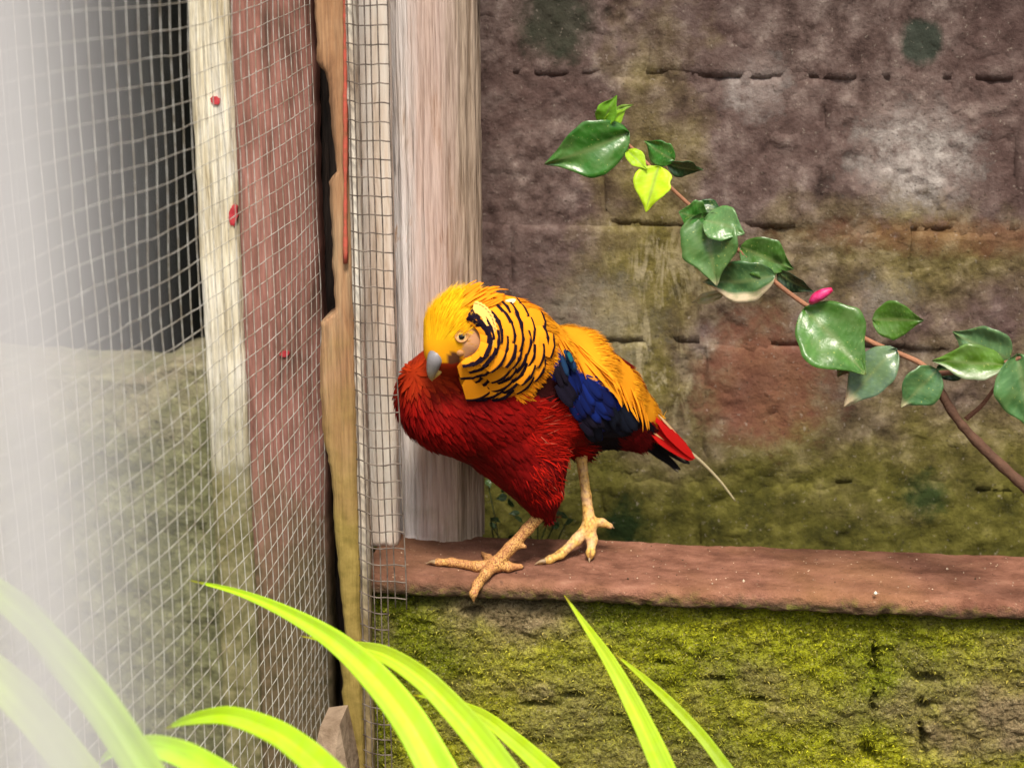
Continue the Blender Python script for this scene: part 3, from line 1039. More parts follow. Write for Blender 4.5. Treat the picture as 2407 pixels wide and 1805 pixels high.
def barbs(P, N, D, L, Wd, lift, cols, tipdark=.75, K=4, sink=.001):
    """many small pointed feathers at once: P base, N normal, D direction"""
    D = nrm(D - (D * N).sum(1, keepdims=True) * N)
    S = np.cross(D, N)
    n = len(P)
    ts = np.linspace(0, 1, K)
    V = np.zeros((n, K, 2, 3))
    C = np.zeros((n, K, 2, 3))
    for k, t in enumerate(ts):
        h = (-sink + lift * t - lift * .35 * t * t)
        cpt = P + D * (L * t)[:, None] + N * h[:, None]
        wv = Wd * (.55 + .9 * t - 1.38 * t * t) if k < K - 1 else Wd * .05
        V[:, k, 0] = cpt - S * wv[:, None] / 2
        V[:, k, 1] = cpt + S * wv[:, None] / 2
        C[:, k] = (cols * (1 - (1 - tipdark) * t))[:, None]
    base = (np.arange(n) * K * 2)[:, None, None]
    f = np.array([[2 * k, 2 * k + 1, 2 * k + 3, 2 * k + 2] for k in range(K - 1)])[None]
    return V.reshape(-1, 3), (base + f).reshape(-1, 4), C.reshape(-1, 3)


# contour feathers all over the body
tri = np.vstack([BF[:, [0, 1, 2]], BF[:, [0, 2, 3]]])
ta, tb, tc = BV[tri[:, 0]], BV[tri[:, 1]], BV[tri[:, 2]]
cr = np.cross(tb - ta, tc - ta)
ar = np.linalg.norm(cr, axis=1)
TAIL = nrm(bp(1530, 1000, .09) - bp(1120, 900, -.04))


def scatter(n):
    i = RNG.choice(len(tri), n, p=ar / ar.sum())
    r1, r2 = RNG.random((2, n, 1))
    s = np.sqrt(r1)
    return (1 - s) * ta[i] + s * (1 - r2) * tb[i] + s * r2 * tc[i], nrm(cr[i])


P, Nn = scatter(40000)
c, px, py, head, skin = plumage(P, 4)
ok = ~skin & (np.linalg.norm(P - bp(1028, 842, -.112), axis=1) > .016)
P, Nn, c, px, py, head = [a[ok] for a in (P, Nn, c, px, py, head)]
D = np.tile(TAIL, (len(P), 1)) + RNG.normal(0, .09, (len(P), 3))
D[:, 2] -= .55 * sstep(930, 1060, py) + .25
leg = (py > 1060) & (px < 1340)
D[leg] = D[leg] * .4 + np.array([.1, .02, -1.0])
BEAK = bp(1030, 838, -.11)
D[head] = nrm(P[head] - BEAK) * .7 + np.array([.55, .55, .12]) + RNG.normal(0, .04, (head.sum(), 3))
gold = inpoly(px, py, P_GOLD)
D[gold, 2] += .22
L = RNG.uniform(.011, .018, len(P))
Wd = RNG.uniform(.0020, .0034, len(P))
L[head] *= .7
Wd[head] *= .36
L[gold] *= 1.3
Wd[gold] *= .55
lift = RNG.uniform(.0008, .0032, len(P))
lift[head] *= .3
lift[gold] *= .35
breast = (px < 1200) & ~head & ~gold
lift[breast] *= .35
L[breast] *= .8
Wd[breast] *= .8
D[breast] += 0
clump_ = 1 + .55 * fbm(P[:, 0] * 110, P[:, 1] * 110, P[:, 2] * 110, 133, 2)[:, None]
clump_ = np.where((head | gold)[:, None], 1 + (clump_ - 1) * .35, clump_)
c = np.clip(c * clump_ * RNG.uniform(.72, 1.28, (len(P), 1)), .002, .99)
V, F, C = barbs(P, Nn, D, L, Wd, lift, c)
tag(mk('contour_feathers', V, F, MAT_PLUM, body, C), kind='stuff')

# hair-like loose red feathers of flank and thigh
bx = []
for (n, x0, x1, y0, y1, ang, sp, Lm) in [(240, 1245, 1375, 948, 1015, -4, 13, .022), (280, 1240, 1370, 1000, 1080, 16, 14, .019), (220, 1235, 1320, 1080, 1170, 50, 14, .015)]:
    for _ in range(n):
        x, y = RNG.uniform(x0, x1), RNG.uniform(y0, y1)
        p, nn = surf(x, y)
        if p is None:
            continue
        a = math.radians(ang + RNG.normal(0, sp))
        d = math.cos(a) * RT - math.sin(a) * UP
        bx.append((p, nn, d + nn * .15, RNG.uniform(.6, 1.2) * Lm))
P = np.array([q[0] for q in bx])
Nn = np.array([q[1] for q in bx])
D = np.array([q[2] for q in bx])
L = np.array([q[3] for q in bx])
c = np.array([.40, .008, .003]) * RNG.uniform(.4, 1.35, (len(P), 1))
pk = RNG.random((len(P), 1)) < .03
c = np.where(pk, np.array([.50, .09, .05]), c)
V, F, C = barbs(P, Nn, D, L, RNG.uniform(.0010, .0020, len(P)), RNG.uniform(.002, .006, len(P)), c, 1.0)
tag(mk('flank_feathers', V, F, MAT_PLUM, body, C), kind='stuff')


def feather(p, d, nn, L, Wf, colf, lift=.003, curl=.002, camber=.12, blunt=.8, K=9, C_=5, h0=.0005, notch=0.0):
    """one vane feather with its own outline; colf(t, s) gives the colour along and across"""
    d = nrm(d - (d @ nn) * nn)
    s = np.cross(d, nn)
    V, C = [], []
    ts = np.linspace(0, 1, K)
    for t in ts:
        wv = Wf / 2 * (np.clip(t * 3.2, .25, 1) ** .6) * (1 - np.clip((t - blunt) / (1 - blunt), 0, 1) ** 2.2) ** .5
        wv = max(wv, Wf * .03)
        for j in range(C_):
            q = -1 + 2 * j / (C_ - 1)
            V.append(p + d * L * (t - .0 * q * q - notch * q * q * t) + s * wv * q + nn * (h0 + lift * t - curl * t * t - camber * wv * q * q))
            C.append(colf(t, q))
    return np.array(V), gridf(K, C_), np.array(C)


def add_feather(name, parent, *a, **k):
    V, F, C = feather(*a, **k)
    return mk(name, V, F, MAT_PLUM, parent, np.clip(C, .003, .99))


# broad soft breast feathers, lapping like shingles
P, Nn = scatter(5200)
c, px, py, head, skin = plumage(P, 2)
ok = ~head & ~skin & (px < 1250) & (py > 850) & (py < 1110) & (c[:, 2] < .01) & (c[:, 1] < .09)
P, Nn, c = P[ok], Nn[ok], c[ok]
_, yy_ = proj(P)
o_ = np.argsort(-yy_)
P, Nn, c = P[o_], Nn[o_], c[o_]
bf = Buf()
for i in range(len(P)):
    d = TAIL + RNG.normal(0, .10, 3) + np.array([-.10, 0, -.45])
    g = RNG.uniform(.72, 1.12)
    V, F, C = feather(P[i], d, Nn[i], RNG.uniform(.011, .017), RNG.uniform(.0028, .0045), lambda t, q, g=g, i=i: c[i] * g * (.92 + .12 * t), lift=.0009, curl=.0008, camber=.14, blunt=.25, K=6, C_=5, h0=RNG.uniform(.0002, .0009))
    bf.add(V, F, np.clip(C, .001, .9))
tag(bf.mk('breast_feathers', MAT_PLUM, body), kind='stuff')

# striped cape: rows of broad barred feathers fanning out from the cheek, each row lying over the next
FC = np.array([1088.0, 798.0])


def rad_out(phi):                            # how far the cape reaches in each direction (degrees, 0 = right, 90 = down)
    return np.interp(phi, [-62, -45, -31, -15, 0, 20, 35, 51, 70, 85, 100, 120], [70, 105, 142, 186, 212, 204, 190, 170, 152, 140, 128, 118])


NR = 8
R_IN = 44
for k in range(NR, -1, -1):
    f = (k + .7) / (NR + .7)
    nf = 7 + int(k * .6)
    for j in range(nf):
        u = (j + (.5 if k % 2 else .05)) / nf
        phi = -60 + 178 * u + RNG.normal(0, 1.2)
        if phi > 74 + 8 * f:
            continue
        ro = rad_out(phi)
        r = R_IN + (ro - R_IN) * f + RNG.normal(0, 1.5)
        dirv = np.array([math.cos(math.radians(phi)), math.sin(math.radians(phi))])
        tipx, tipy = FC + r * dirv
        bx_, by_ = FC + max(36, r - 56) * dirv
        p0, n0 = surf(bx_, by_)
        p1, n1 = surf(tipx, tipy)
        if p0 is None:
            continue
        if p1 is not None and np.linalg.norm(p1 - p0) > .030:
            sd_ = nrm(RT * dirv[0] - UP * dirv[1])
            sd_ = nrm(sd_ - (sd_ @ n1) * n1)
            p0, n0 = p1 - sd_ * .022, n1
        if p1 is None:
            p1 = p0 + nrm(RT * dirv[0] - UP * dirv[1]) * .022
            n1 = n0
        nn = nrm(n0 + n1 - nrm(ray(bx_, by_)) * .3)
        d = p1 - p0
        L = np.linalg.norm(d)
        Wf = max(.009, min(.022, math.radians(178 / nf) * r * .0004 * 1.8))
        V, F, C = feather(p0, d, nn, L, Wf, lambda t, q: np.zeros(3), lift=.0026 + .0005 * (NR - k), curl=.0018, camber=.12, blunt=.955, K=28, C_=9, notch=.075, h0=.0014 + .00042 * (NR - k))
        tt_ = np.repeat(np.linspace(0, 1, 28), 9)
        qq_ = np.tile(np.linspace(-1, 1, 9), 28)
        bw = (.0040 - .0004 * (k < 3)) * RNG.uniform(.8, 1.2)
        dist = (1 - tt_) * L
        blk = (dist < bw + .0007 * vnoise(qq_ * 2, k * 3.1 + j))
        vb = RNG.uniform(.86, 1.1)
        C = np.where(blk[:, None], np.array([.010, .004, .012]), np.array([.90, .31, .010]) * vb)
        mk('cape_feather', V, F, MAT_PLUM, body, np.clip(C, .003, .97))
# short pale speckled feathers where the cape starts behind the ear
for j in range(12):
    phi = math.radians(-80 + 9 * j)
    x, y = FC[0] + 22 + 24 * math.cos(phi), FC[1] - 14 + 42 * math.sin(phi)
    p0, n0 = surf(x, y)
    if p0 is None:
        continue
    d = RT * math.cos(phi) - UP * math.sin(phi)
    add_feather('cape_feather', body, p0, d, n0, .011, .006, lambda t, q: np.array([.012, .006, .01]) if .70 < t < .84 and q < .4 else np.array([.90, .50, .12]), lift=.002, blunt=.6, K=14, h0=.0075)

# silky crest: long yellow strands swept back over the crown
bx = []
for _ in range(2600):
    x, y = RNG.uniform(1000, 1175), RNG.uniform(676, 800)
    p, nn = surf(x, y)
    if p is None or np.linalg.norm(p - HEADC) > .05:
        continue
    if (x - 1118) ** 2 / 40 ** 2 + (y - 805) ** 2 / 68 ** 2 < 1 or (x > 1120 and y > 735):
        continue
    tgt = bp(1192, 712, -.045)
    d = nrm(tgt - p) * .9 + nrm(p - BEAK) * .6 + RNG.normal(0, .05, 3)
    bx.append((p, nn, d, RNG.uniform(.012, .024) * (1 if x < 1100 else .8)))
P, Nn, D = [np.array([q[i] for q in bx]) for i in range(3)]
L = np.array([q[3] for q in bx])
px, py = proj(P)
t = sstep(1070, 1140, px + .3 * (py - 740))[:, None]
c = (C_YEL * (1 - t) + np.array([.84, .25, .006]) * t) * RNG.uniform(.72, 1.15, (len(P), 1))
V, F, C = barbs(P, Nn, D, L, RNG.uniform(.0005, .0010, len(P)), RNG.uniform(.0006, .0016, len(P)), np.clip(c, 0, .99), 1.0, sink=0)
tag(mk('crest', V, F, MAT_PLUM, body, C), kind='stuff')
for (x, y, dx, dy_, L, w, cc_) in [(1178, 716, 32, -8, .013, .007, (.85, .55, .26)), (1150, 700, 40, 6, .020, .006, (.88, .32, .01)), (1160, 716, 40, 0, .018, .007, (.86, .30, .01)),
                                   (1100, 690, -8, -22, .006, .0012, (.95, .80, .40)), (1130, 690, 38, 14, .020, .006, (.90, .36, .01)), (1165, 728, 36, 10, .016, .006, (.84, .28, .01))]:
    p, nn = surf(x, y)
    if p is None:
        p, nn = bp(x, y, -.06), -nrm(ray(x, y))
    d = nrm(RT * dx - UP * dy_)
    add_feather('crest_plume', body, p, d, nn, L, w, lambda t, q, cc_=cc_: np.array(cc_), lift=.003, blunt=.35, K=8, h0=.001)

# orange hackle of the crest lying over the top of the cape
for _ in range(46):
    x, y = RNG.uniform(1085, 1150), RNG.uniform(690, 728)
    p, nn = surf(x, y)
    if p is None:
        continue
    tgt = bp(1200, 724, -.055)
    g = RNG.uniform(.8, 1.1)
    add_feather('crest_plume', body, p, nrm(tgt - p), nn, RNG.uniform(.014, .022), RNG.uniform(.002, .0034), lambda t, q, g=g: np.array([.84, .25, .006]) * g, lift=.0045, curl=.002, blunt=.3, K=7, C_=3, h0=.005)
a_ = bp(1168, 722, -.080)
add_feather('crest_plume', body, a_, bp(1208, 706, -.075) - a_, -nrm(ray(1185, 715)), .018, .006, lambda t, q: np.array([.88, .30, .01]) if t < .45 else np.array([.90, .66, .42]), lift=.001, blunt=.3, K=10, h0=0)

# folded wing: overlapping blue and black feathers
rows = []
for k, (x0, y0, x1, y1, n_, L, wf) in enumerate([(1462, 955, 1405, 1026, 10, .032, .011), (1425, 935, 1372, 1005, 9, .032, .010), (1400, 912, 1350, 975, 9, .030, .010),
                                               (1370, 888, 1328, 940, 9, .028, .010), (1340, 858, 1300, 905, 9, .026, .009), (1315, 825, 1285, 875, 7, .022, .008)]):
    for j in range(n_):
        t = j / (n_ - 1)
        rows.append((x0 + (x1 - x0) * t + RNG.normal(0, 3), y0 + (y1 - y0) * t + RNG.normal(0, 3), L, wf, k))
for (x, y, L, wf, k) in rows:
    p, nn = surf(x, y)
    if p is None:
        continue
    a = math.radians(40 + RNG.normal(0, 6))
    d = RT * math.cos(a) - UP * math.sin(a)
    if k <= 1:
        c0 = np.array([.006, .008, .016]) if (k == 0 or RNG.random() < .5) else np.array([.008, .02, .12])
    elif k <= 4:
        c0 = np.array([.004, .012, .095]) * RNG.uniform(.35, 1.2)
        if y > 950 or k == 4 and y > 880:
            c0 = np.array([.008, .006, .014])
    else:
        c0 = np.array([.012, .04, .10]) if y < 840 else np.array([.010, .007, .014])
    add_feather('wing_feather', body, p, d, nn, L * RNG.uniform(.9, 1.15), wf, lambda t, q, c0=c0: c0 * (1.25 - .5 * abs(q)) * (1.0 if t < .8 else .5), lift=.003, curl=.002, blunt=.45, K=10, h0=.001 + .0011 * k)
p, nn = surf(1312, 826)
add_feather('wing_feather', body, p, RT * .5 - UP * .8, nn, .013, .007, lambda t, q: np.array([.010, .10, .12]) if abs(q) < .55 and .2 < t < .8 else np.array([.006, .01, .03]), lift=.004, blunt=.6, K=10, h0=.010)

# long gold feathers of the lower back
for _ in range(44):
    t = RNG.random()
    x = 1300 + 215 * t + RNG.normal(0, 8)
    y = 776 + 188 * t ** 1.15 + RNG.uniform(-10, 24 - 14 * t)
    p, nn = surf(x, y)
    if p is None:
        continue
    a = math.radians(34 + 14 * t + RNG.normal(0, 5))
    d = RT * math.cos(a) - UP * math.sin(a)
    g = RNG.uniform(.8, 1.1)
    add_feather('back_feather', body, p, d, nn, RNG.uniform(.020, .032), RNG.uniform(.002, .0034), lambda t, q, g=g: np.array([.90, .345 - .05 * abs(q), .012]) * g, lift=.0025, curl=.002, blunt=.35, K=7, C_=3, h0=.0012)

# tail: gold fringe, red spikes, dark feathers and the bare pale shaft
TN = -nrm(ray(1560, 1030))


def tail_feather(x0, y0, x1, y1, d0, d1, wf, colf, blunt=.3, nn=None):
    a, b_ = bp(x0, y0, d0), bp(x1, y1, d1)
    nn = nrm(TN + UP * .5) if nn is None else nn
    dd = nrm(b_ - a)
    nn = nrm(nn - (nn @ dd) * dd)
    add_feather('tail_feather', body, a, b_ - a, nn, np.linalg.norm(b_ - a), wf, colf, lift=.001, curl=.001, blunt=blunt, K=14, C_=5, h0=0)


def barred(t, q):
    v = .5 + .5 * math.sin(t * 60 + q * 3)
    return np.array([.012, .010, .010]) if abs(q) > .45 or v < .55 else np.array([.30, .24, .15])


tail_feather(1480, 1010, 1600, 1104, .075, .11, .012, lambda t, q: np.array([.010, .009, .010]))
tail_feather(1490, 1015, 1570, 1085, .080, .115, .013, lambda t, q: np.array([.012, .011, .011]))
tail_feather(1495, 1000, 1622, 1090, .070, .11, .014, barred)
tail_feather(1500, 1005, 1596, 1110, .090, .13, .009, lambda t, q: np.array([.35, .30, .22]) if abs(q) < .3 else np.array([.015, .012, .012]))
for (x0, y0, x1, y1, w_) in [(1500, 985, 1622, 1070, .012), (1515, 985, 1628, 1074, .010), (1500, 990, 1600, 1052, .011), (1490, 980, 1580, 1030, .012), (1520, 975, 1615, 1045, .009), (1480, 985, 1560, 1030, .014), (1510, 1000, 1612, 1062, .014), (1495, 1000, 1590, 1048, .016), (1530, 985, 1622, 1058, .010), (1528, 968, 1632, 1074, .012), (1542, 985, 1634, 1078, .012), (1518, 1000, 1630, 1080, .017)]:
    g = RNG.uniform(.75, 1.1)
    tail_feather(x0, y0, x1, y1, .052, .095, w_, lambda t, q, g=g: np.array([.62, .012, .010]) * g, .3)
tail_feather(1525, 1010, 1612, 1062, .052, .092, .0035, lambda t, q: np.array([.85, .48, .20]), .5)
for _ in range(12):
    x, y = RNG.uniform(1475, 1520), RNG.uniform(945, 975)
    tail_feather(x, y, x + RNG.uniform(35, 62), y + RNG.uniform(32, 55), .055, .075, .004, lambda t, q: np.array([.93, .40, .02]), .3)
for (x0, y0, x1, y1) in [(1548, 975, 1592, 1022)]:
    tail_feather(x0, y0, x1, y1, .054, .08, .003, lambda t, q: np.array([.9, .6, .3]), .3)
sh_ = spline([bp(1600, 1050, .098), bp(1640, 1078, .11), bp(1690, 1128, .125), bp(1728, 1177, .135)], 24)
m = M('quill', .5, .4)
m.base((.62, .52, .30))
V, F = tube(sh_, np.linspace(.0022, .0009, 24), 8)
mk('tail_shaft', V, F, m.m, body)

# eye, lids, beak
m = M('eye', .08, .6)
m.base((.85, .62, .30))
MAT_EYE = m.m
m = M('pupil', .05, .6)
m.base((.004, .004, .004))
MAT_PUP = m.m
m = M('lid', .7, .2)
m.base((.55, .26, .10))
MAT_LID = m.m


def ball(c, r, nu=16, nv=24, sc=None):
    th = np.linspace(0, math.pi, nu)
    ph = np.linspace(0, 2 * math.pi, nv, endpoint=False)
    T, Ph = np.meshgrid(th, ph, indexing='ij')
    V = np.stack([np.sin(T) * np.cos(Ph), np.sin(T) * np.sin(Ph), np.cos(T)], -1) * r
    return V.reshape(-1, 3) + c, gridf(nu, nv, True)


ep, en = surf(1085, 791)
en = nrm(en - nrm(ray(1085, 791)) * 1.1)
ec = ep - en * .0030
V, F = ball(ec, .0052)
eye = mk('eye', V, F, MAT_EYE, body)
a1 = nrm(np.cross(en, UP))
a2 = np.cross(a1, en)


def disc_cap(c, n_, r, R0, off):
    V = [c + n_ * (R0 + off)]
    for q in (.4, .75, 1):
        for k in range(16):
            t = 2 * math.pi * k / 16
            rr = r * q
            V.append(c + n_ * (math.sqrt(R0 * R0 - rr * rr) + off) + rr * (math.cos(t) * a1 + math.sin(t) * a2))
    F = [[0, 1 + k, 1 + (k + 1) % 16] for k in range(16)]
    for i in range(2):
        F += [[1 + 16 * i + k, 17 + 16 * i + k, 17 + 16 * i + (k + 1) % 16, 1 + 16 * i + (k + 1) % 16] for k in range(16)]
    return np.array(V), F


V, F = disc_cap(ec, en, .0027, .0052, .0002)
mk('pupil', V, F, MAT_PUP, body)
ring = np.array([ec + en * .0034 + .0045 * (math.cos(t) * a1 * 1.1 + math.sin(t) * a2) for t in np.linspace(0, 2 * math.pi, 33)])
V, F = tube(ring, .0009, 8)
mk('eyelid', V, F, MAT_LID, body)

m = M('horn', .42, .45)
m.base(m.col())
m.bump(m.noise(500, None, 3), .2, .001)
MAT_HORN = m.m


def beak_half(pts, radii, flat, col0, col1, name):
    P = spline(pts, 16)
    R = np.interp(np.linspace(0, 1, 16), np.linspace(0, 1, len(radii)), radii)
    V, F = tube(P, R, 12, flat)
    t = np.concatenate([np.repeat(np.linspace(0, 1, 16), 12), [0, 1]])[:, None]
    mk(name, V, F, MAT_HORN, body, np.array(col0) * (1 - t ** 3) + np.array(col1) * t ** 3)


beak_half([bp(1036, 820, -.110), bp(1025, 840, -.119), bp(1017, 864, -.118), bp(1014, 882, -.116), bp(1016, 896, -.113)], [.0084, .0076, .0056, .0034, .0004], .85, (.20, .19, .21), (.55, .38, .09), 'upper_beak')
beak_half([bp(1052, 846, -.104), bp(1040, 858, -.111), bp(1028, 876, -.114), bp(1019, 891, -.111)], [.0052, .0044, .0030, .0005], .8, (.55, .33, .10), (.74, .50, .10), 'lower_beak')
for (x, y, r, cc_) in [(1082, 830, .0052, (.66, .38, .17))]:
    p, nn = surf(x, y)
    V, F = ball(p - nn * .0042, r)
    mk('cheek', V, F, MAT_LID, body)

# legs and feet, each one continuous surface
m = M('leg_scales', .6, .35)
w = m.vor(820, m.scaled((1, 1, .6)))
c = m.ramp(w, [(.1, (.74, .45, .15)), (.5, (.52, .26, .075)), (.75, (.22, .085, .03))])
m.base(m.mix(m.ramp(m.noise(90, None, 3), [(.4, 0), (.65, .5)]), c, (.44, .17, .09)))
m.bump(w, .6, .0008)
MAT_LEG1 = m.m
m = M('leg_skin', .55, .35)
w = m.vor(420, m.scaled((1, 1, .7)))
c = m.ramp(w, [(.1, (.72, .45, .12)), (.6, (.58, .33, .08)), (.85, (.30, .14, .04))])
m.base(m.mix(m.ramp(m.noise(70, None, 3), [(.45, 0), (.65, .5)]), c, (.66, .42, .28)))
m.bump(w, .45, .001)
MAT_LEG2 = m.m


def limb(pts):
    return [(pts[i][0], pts[i + 1][0], pts[i][1] * .84, pts[i + 1][1] * .84) for i in range(len(pts) - 1)]


pad = onz(1165, 1326, .0075)
hock = bp(1286, 1192, -.022)
j1, j2 = hock * .62 + pad * .38, hock * .28 + pad * .72
fl = limb([(hock + [0, 0, .012], .0065), (hock, .0075), (j1, .0062), (j2, .0066), (pad, .0082)])
fl += limb([(pad, .0072), (onz(1122, 1331, .0052), .0056), (onz(1062, 1321, .0048), .0046), (onz(1030, 1321, .004), .0036), (onz(1006, 1323, .002), .0008)])
fl += limb([(pad, .0072), (onz(1142, 1348, .0055), .0055), (at(1122, 1374, -.012), .0050), (at(1113, 1395, -.0205), .0040), (at(1113, 1414, -.0215), .0008)])
fl += limb([(pad, .0065), (onz(1195, 1332, .0055), .0050), (onz(1224, 1331, .0035), .0030)])
fl += limb([(pad, .006), (onz(1148, 1312, .005), .0045), (onz(1134, 1300, .003), .0020)])
fl += limb([(j2 + [.004, 0, .004], .005), (j2 + (bp(1246, 1282, -.03) - j2) * [1, 0, 1] * .75, .0022)])
V, F = sdf_mesh(fl, .00085, .0035)
leg1 = mk('leg', V, F, MAT_LEG1, bird)
yr = onz(1268, 1322, .003)[1]
yp = .062
rp = at(1386, 1232, yp)
rl = limb([(bp(1360, 1035, .042), .0075), (at(1366, 1075, yp + .02), .0062), (at(1378, 1165, yp + .008), .0054), (rp, .0078)])
rl += limb([(rp, .0068), (at(1356, 1268, .055), .0062), (at(1318, 1302, (yr + .055) / 2), .0048), (onz(1292, 1315, .004), .0042), (onz(1262, 1325, .0015), .0008)])
rl += limb([(rp, .0066), (at(1392, 1268, .056), .0058), (at(1388, 1300, onz(1386, 1315, .003)[1] + .004), .0046), (onz(1386, 1317, .002), .0010)])
rl += limb([(rp + [0, 0, .003], .005), (at(1415, 1228, yp + .004), .0044), (at(1434, 1236, yp + .006), .0034)])
V, F = sdf_mesh(rl, .00085, .0035)
leg2 = mk('leg', V, F, MAT_LEG2, bird)
for lg_, a_, b_ in [(leg1, onz(1024, 1321, .0045), onz(1002, 1325, .001)), (leg1, at(1113, 1397, -.0208), at(1114, 1419, -.0195)), (leg1, onz(1216, 1331, .0042), onz(1232, 1333, .001)),
                    (leg2, onz(1282, 1318, .0040), onz(1256, 1327, .001)), (leg2, onz(1386, 1308, .0045), onz(1385, 1322, .001)), (leg2, at(1427, 1233, yp + .005), at(1444, 1242, yp + .007))]:
    cp = spline([a_, (a_ + b_) / 2 + np.array([0, 0, .0012]), b_], 8)
    V, F = tube(cp, np.linspace(.0027, .0003, 8), 8)
    mk('claw', V, F, MAT_HORN, lg_, np.array([.30, .20, .11]) + 0 * V)
# ================================================================== the leafy twig
m = M('leaf', .30, .5)
m.base(m.mix(m.ramp(m.noise(420, None, 2), [(.66, 0), (.72, .6)]), m.mix(m.ramp(m.noise(60, None, 4), [(.45, 0), (.62, .5)]), m.col(), (.12, .20, .06)), (.40, .46, .12)))
m.transl(m.mix(.5, m.col(), (.12, .22, .02)), .15)
m.bump(m.noise(160, None, 3), .25, .002)
MAT_LEAF = m.m
m = M('young_leaf', .45, .35)
m.base(m.col())
m.transl(m.col(), .35)
MAT_YOUNG = m.m
m = M('twig_bark', .8, .25)
m.base(m.mix(m.ramp(m.noise(40, m.scaled((1, 1, 1)), 3), [(.4, 0), (.6, .6)]), m.col(), m.mix(.5, m.col(), (.08, .04, .03))))
m.bump(m.noise(300, None, 4), .6, .002)
MAT_TWIG = m.m

YT = .0


def tw(px, py, off=0.0):                     # the twig swings slightly towards the viewer to the right
    return at(px, py, .01 - .00006 * (px - 1300) + off)


twig = thing('leafy_twig', 'brown twig with glossy green leaves and a pink bud before the block wall', 'branch', at(2600, 1400, -.09) * [1, 1, 0] + [0, 0, GZ])
trunk = spline([tw(2186, 880), tw(2206, 912), tw(2252, 988), tw(2320, 1062), tw(2407, 1142), tw(2500, 1225), tw(2590, 1340), at(2630, 1600, -.09), np.array([at(2630, 1600, -.09)[0], -.09, GZ - .02])], 90)
R = np.interp(np.linspace(0, 1, 90), [0, .1, .5, 1], [.0038, .0048, .0068, .011]) * .74 * (1 + .16 * vnoise(np.arange(90) * .7, 0))
V, F = tube(trunk, R, 12)
tc_ = np.array([.10, .050, .030]) * (1 + .3 * vnoise(V[:, 0] * 300, V[:, 2] * 300, V[:, 1] * 300))[:, None]
mk('stem', V, F, MAT_TWIG, twig, tc_)
thin = spline([tw(x, y, .007 * (i < 10)) for i, (x, y) in enumerate([(1412, 298), (1440, 318), (1482, 345), (1560, 425), (1640, 500), (1740, 592), (1785, 632), (1890, 714), (2040, 800), (2160, 852), (2190, 888)])], 80)
V, F = tube(thin, np.linspace(.0012, .0026, 80), 8)
mk('stem', V, F, MAT_TWIG, twig, np.array([.34, .155, .085]) + 0 * V)
for pts, r0, r1 in [([tw(2186, 880), tw(2260, 872), tw(2365, 852), tw(2420, 830)], .0026, .0016), ([tw(2270, 985, .03), tw(2310, 950, .03), tw(2350, 895, .03)], .0022, .0015)]:
    sp = spline(pts, 24)
    V, F = tube(sp, np.linspace(r0, r1, 24), 8)
    mk('stem', V, F, MAT_TWIG, twig, np.array([.26, .12, .075]) + 0 * V)


def leaf(x0, y0, x1, y1, wpx, col, z0=0.0, z1=0.0, tilt=0.0, fold=.18, droop=.15, tip=None, mat=None, wide=.42, name='leaf', edge=None, name_parent=None):
    a, b_ = tw(x0, y0, z0), tw(x1, y1, z1)
    d = b_ - a
    L = np.linalg.norm(d)
    d = d / L
    view = -nrm(ray((x0 + x1) / 2, (y0 + y1) / 2))
    s = nrm(np.cross(d, view))
    nn = np.cross(s, d)
    s = math.cos(tilt) * s + math.sin(tilt) * nn
    nn = nrm(np.cross(s, d))
    Wd = wpx * .00039
    K, C_ = 34, 13
    V, C = [], []
    sd = x0 * .37 + y0
    tw_ = float(hash3(int(x0), int(y0), 3, 5)) - .5
    asy = .12 * (float(hash3(int(x0), int(y1), 9, 5)) - .5)
    for i in range(K):
        t = i / (K - 1)
        wv = Wd / 2 * (math.sin(math.pi * t ** (math.log(.5) / math.log(wide))) ** .75) * (1 - .55 * sstep(.55, 1.0, t)) + Wd * .008
        for j in range(C_):
            q = -1 + 2 * j / (C_ - 1)
            h = fold * Wd * (abs(q) ** 1.3) * .5 * math.sin(math.pi * min(t + .1, 1)) - droop * L * (t - .5) ** 2 * 4 * .3 + .045 * L * float(vnoise(t * 4.5, q * 2.2, sd)) + tw_ * .9 * wv * q * t + .006 * Wd * math.cos(t * 48 - abs(q) * 13)
            edge_w = 1 + .10 * float(vnoise(t * 7, np.sign(q) * 3, sd + 3))
            V.append(a + d * L * t + s * wv * (q * edge_w + asy * math.sin(math.pi * t)) + nn * h)
            c = np.array(col) * (1 + .25 * float(vnoise(t * 5, q * 3, sd + 7)))
            if .1 < abs(q) < .85 and math.cos(t * 48 - abs(q) * 13) > .8:
                c = c * 1.0 + np.array([.03, .045, .02])
            if abs(q) < .1:
                c = c * .5 + np.array([.22, .26, .10]) * .5
            if edge is not None and q * edge[0] > .6:
                c = np.array(edge[1])
            if tip is not None and t > tip[0]:
                k = float(sstep(tip[0], tip[0] + .15, t))
                c = c * (1 - k) + np.array(tip[1]) * k
            C.append(c)
    V = np.array(V)
    n = len(V)
    F = gridf(K, C_)
    V2 = V - nn * .0004
    rim = np.array([i * C_ for i in range(K)] + [(K - 1) * C_ + j for j in range(1, C_)] + [i * C_ + C_ - 1 for i in range(K - 2, -1, -1)] + [j for j in range(C_ - 2, 0, -1)])
    r2 = np.roll(rim, -1)
    return mk(name, np.vstack([V, V2]), np.vstack([F, F[:, ::-1] + n, np.stack([rim, rim + n, r2 + n, r2], -1)]), mat or MAT_LEAF, name_parent or twig, np.clip(np.array(C + C), .004, .95))


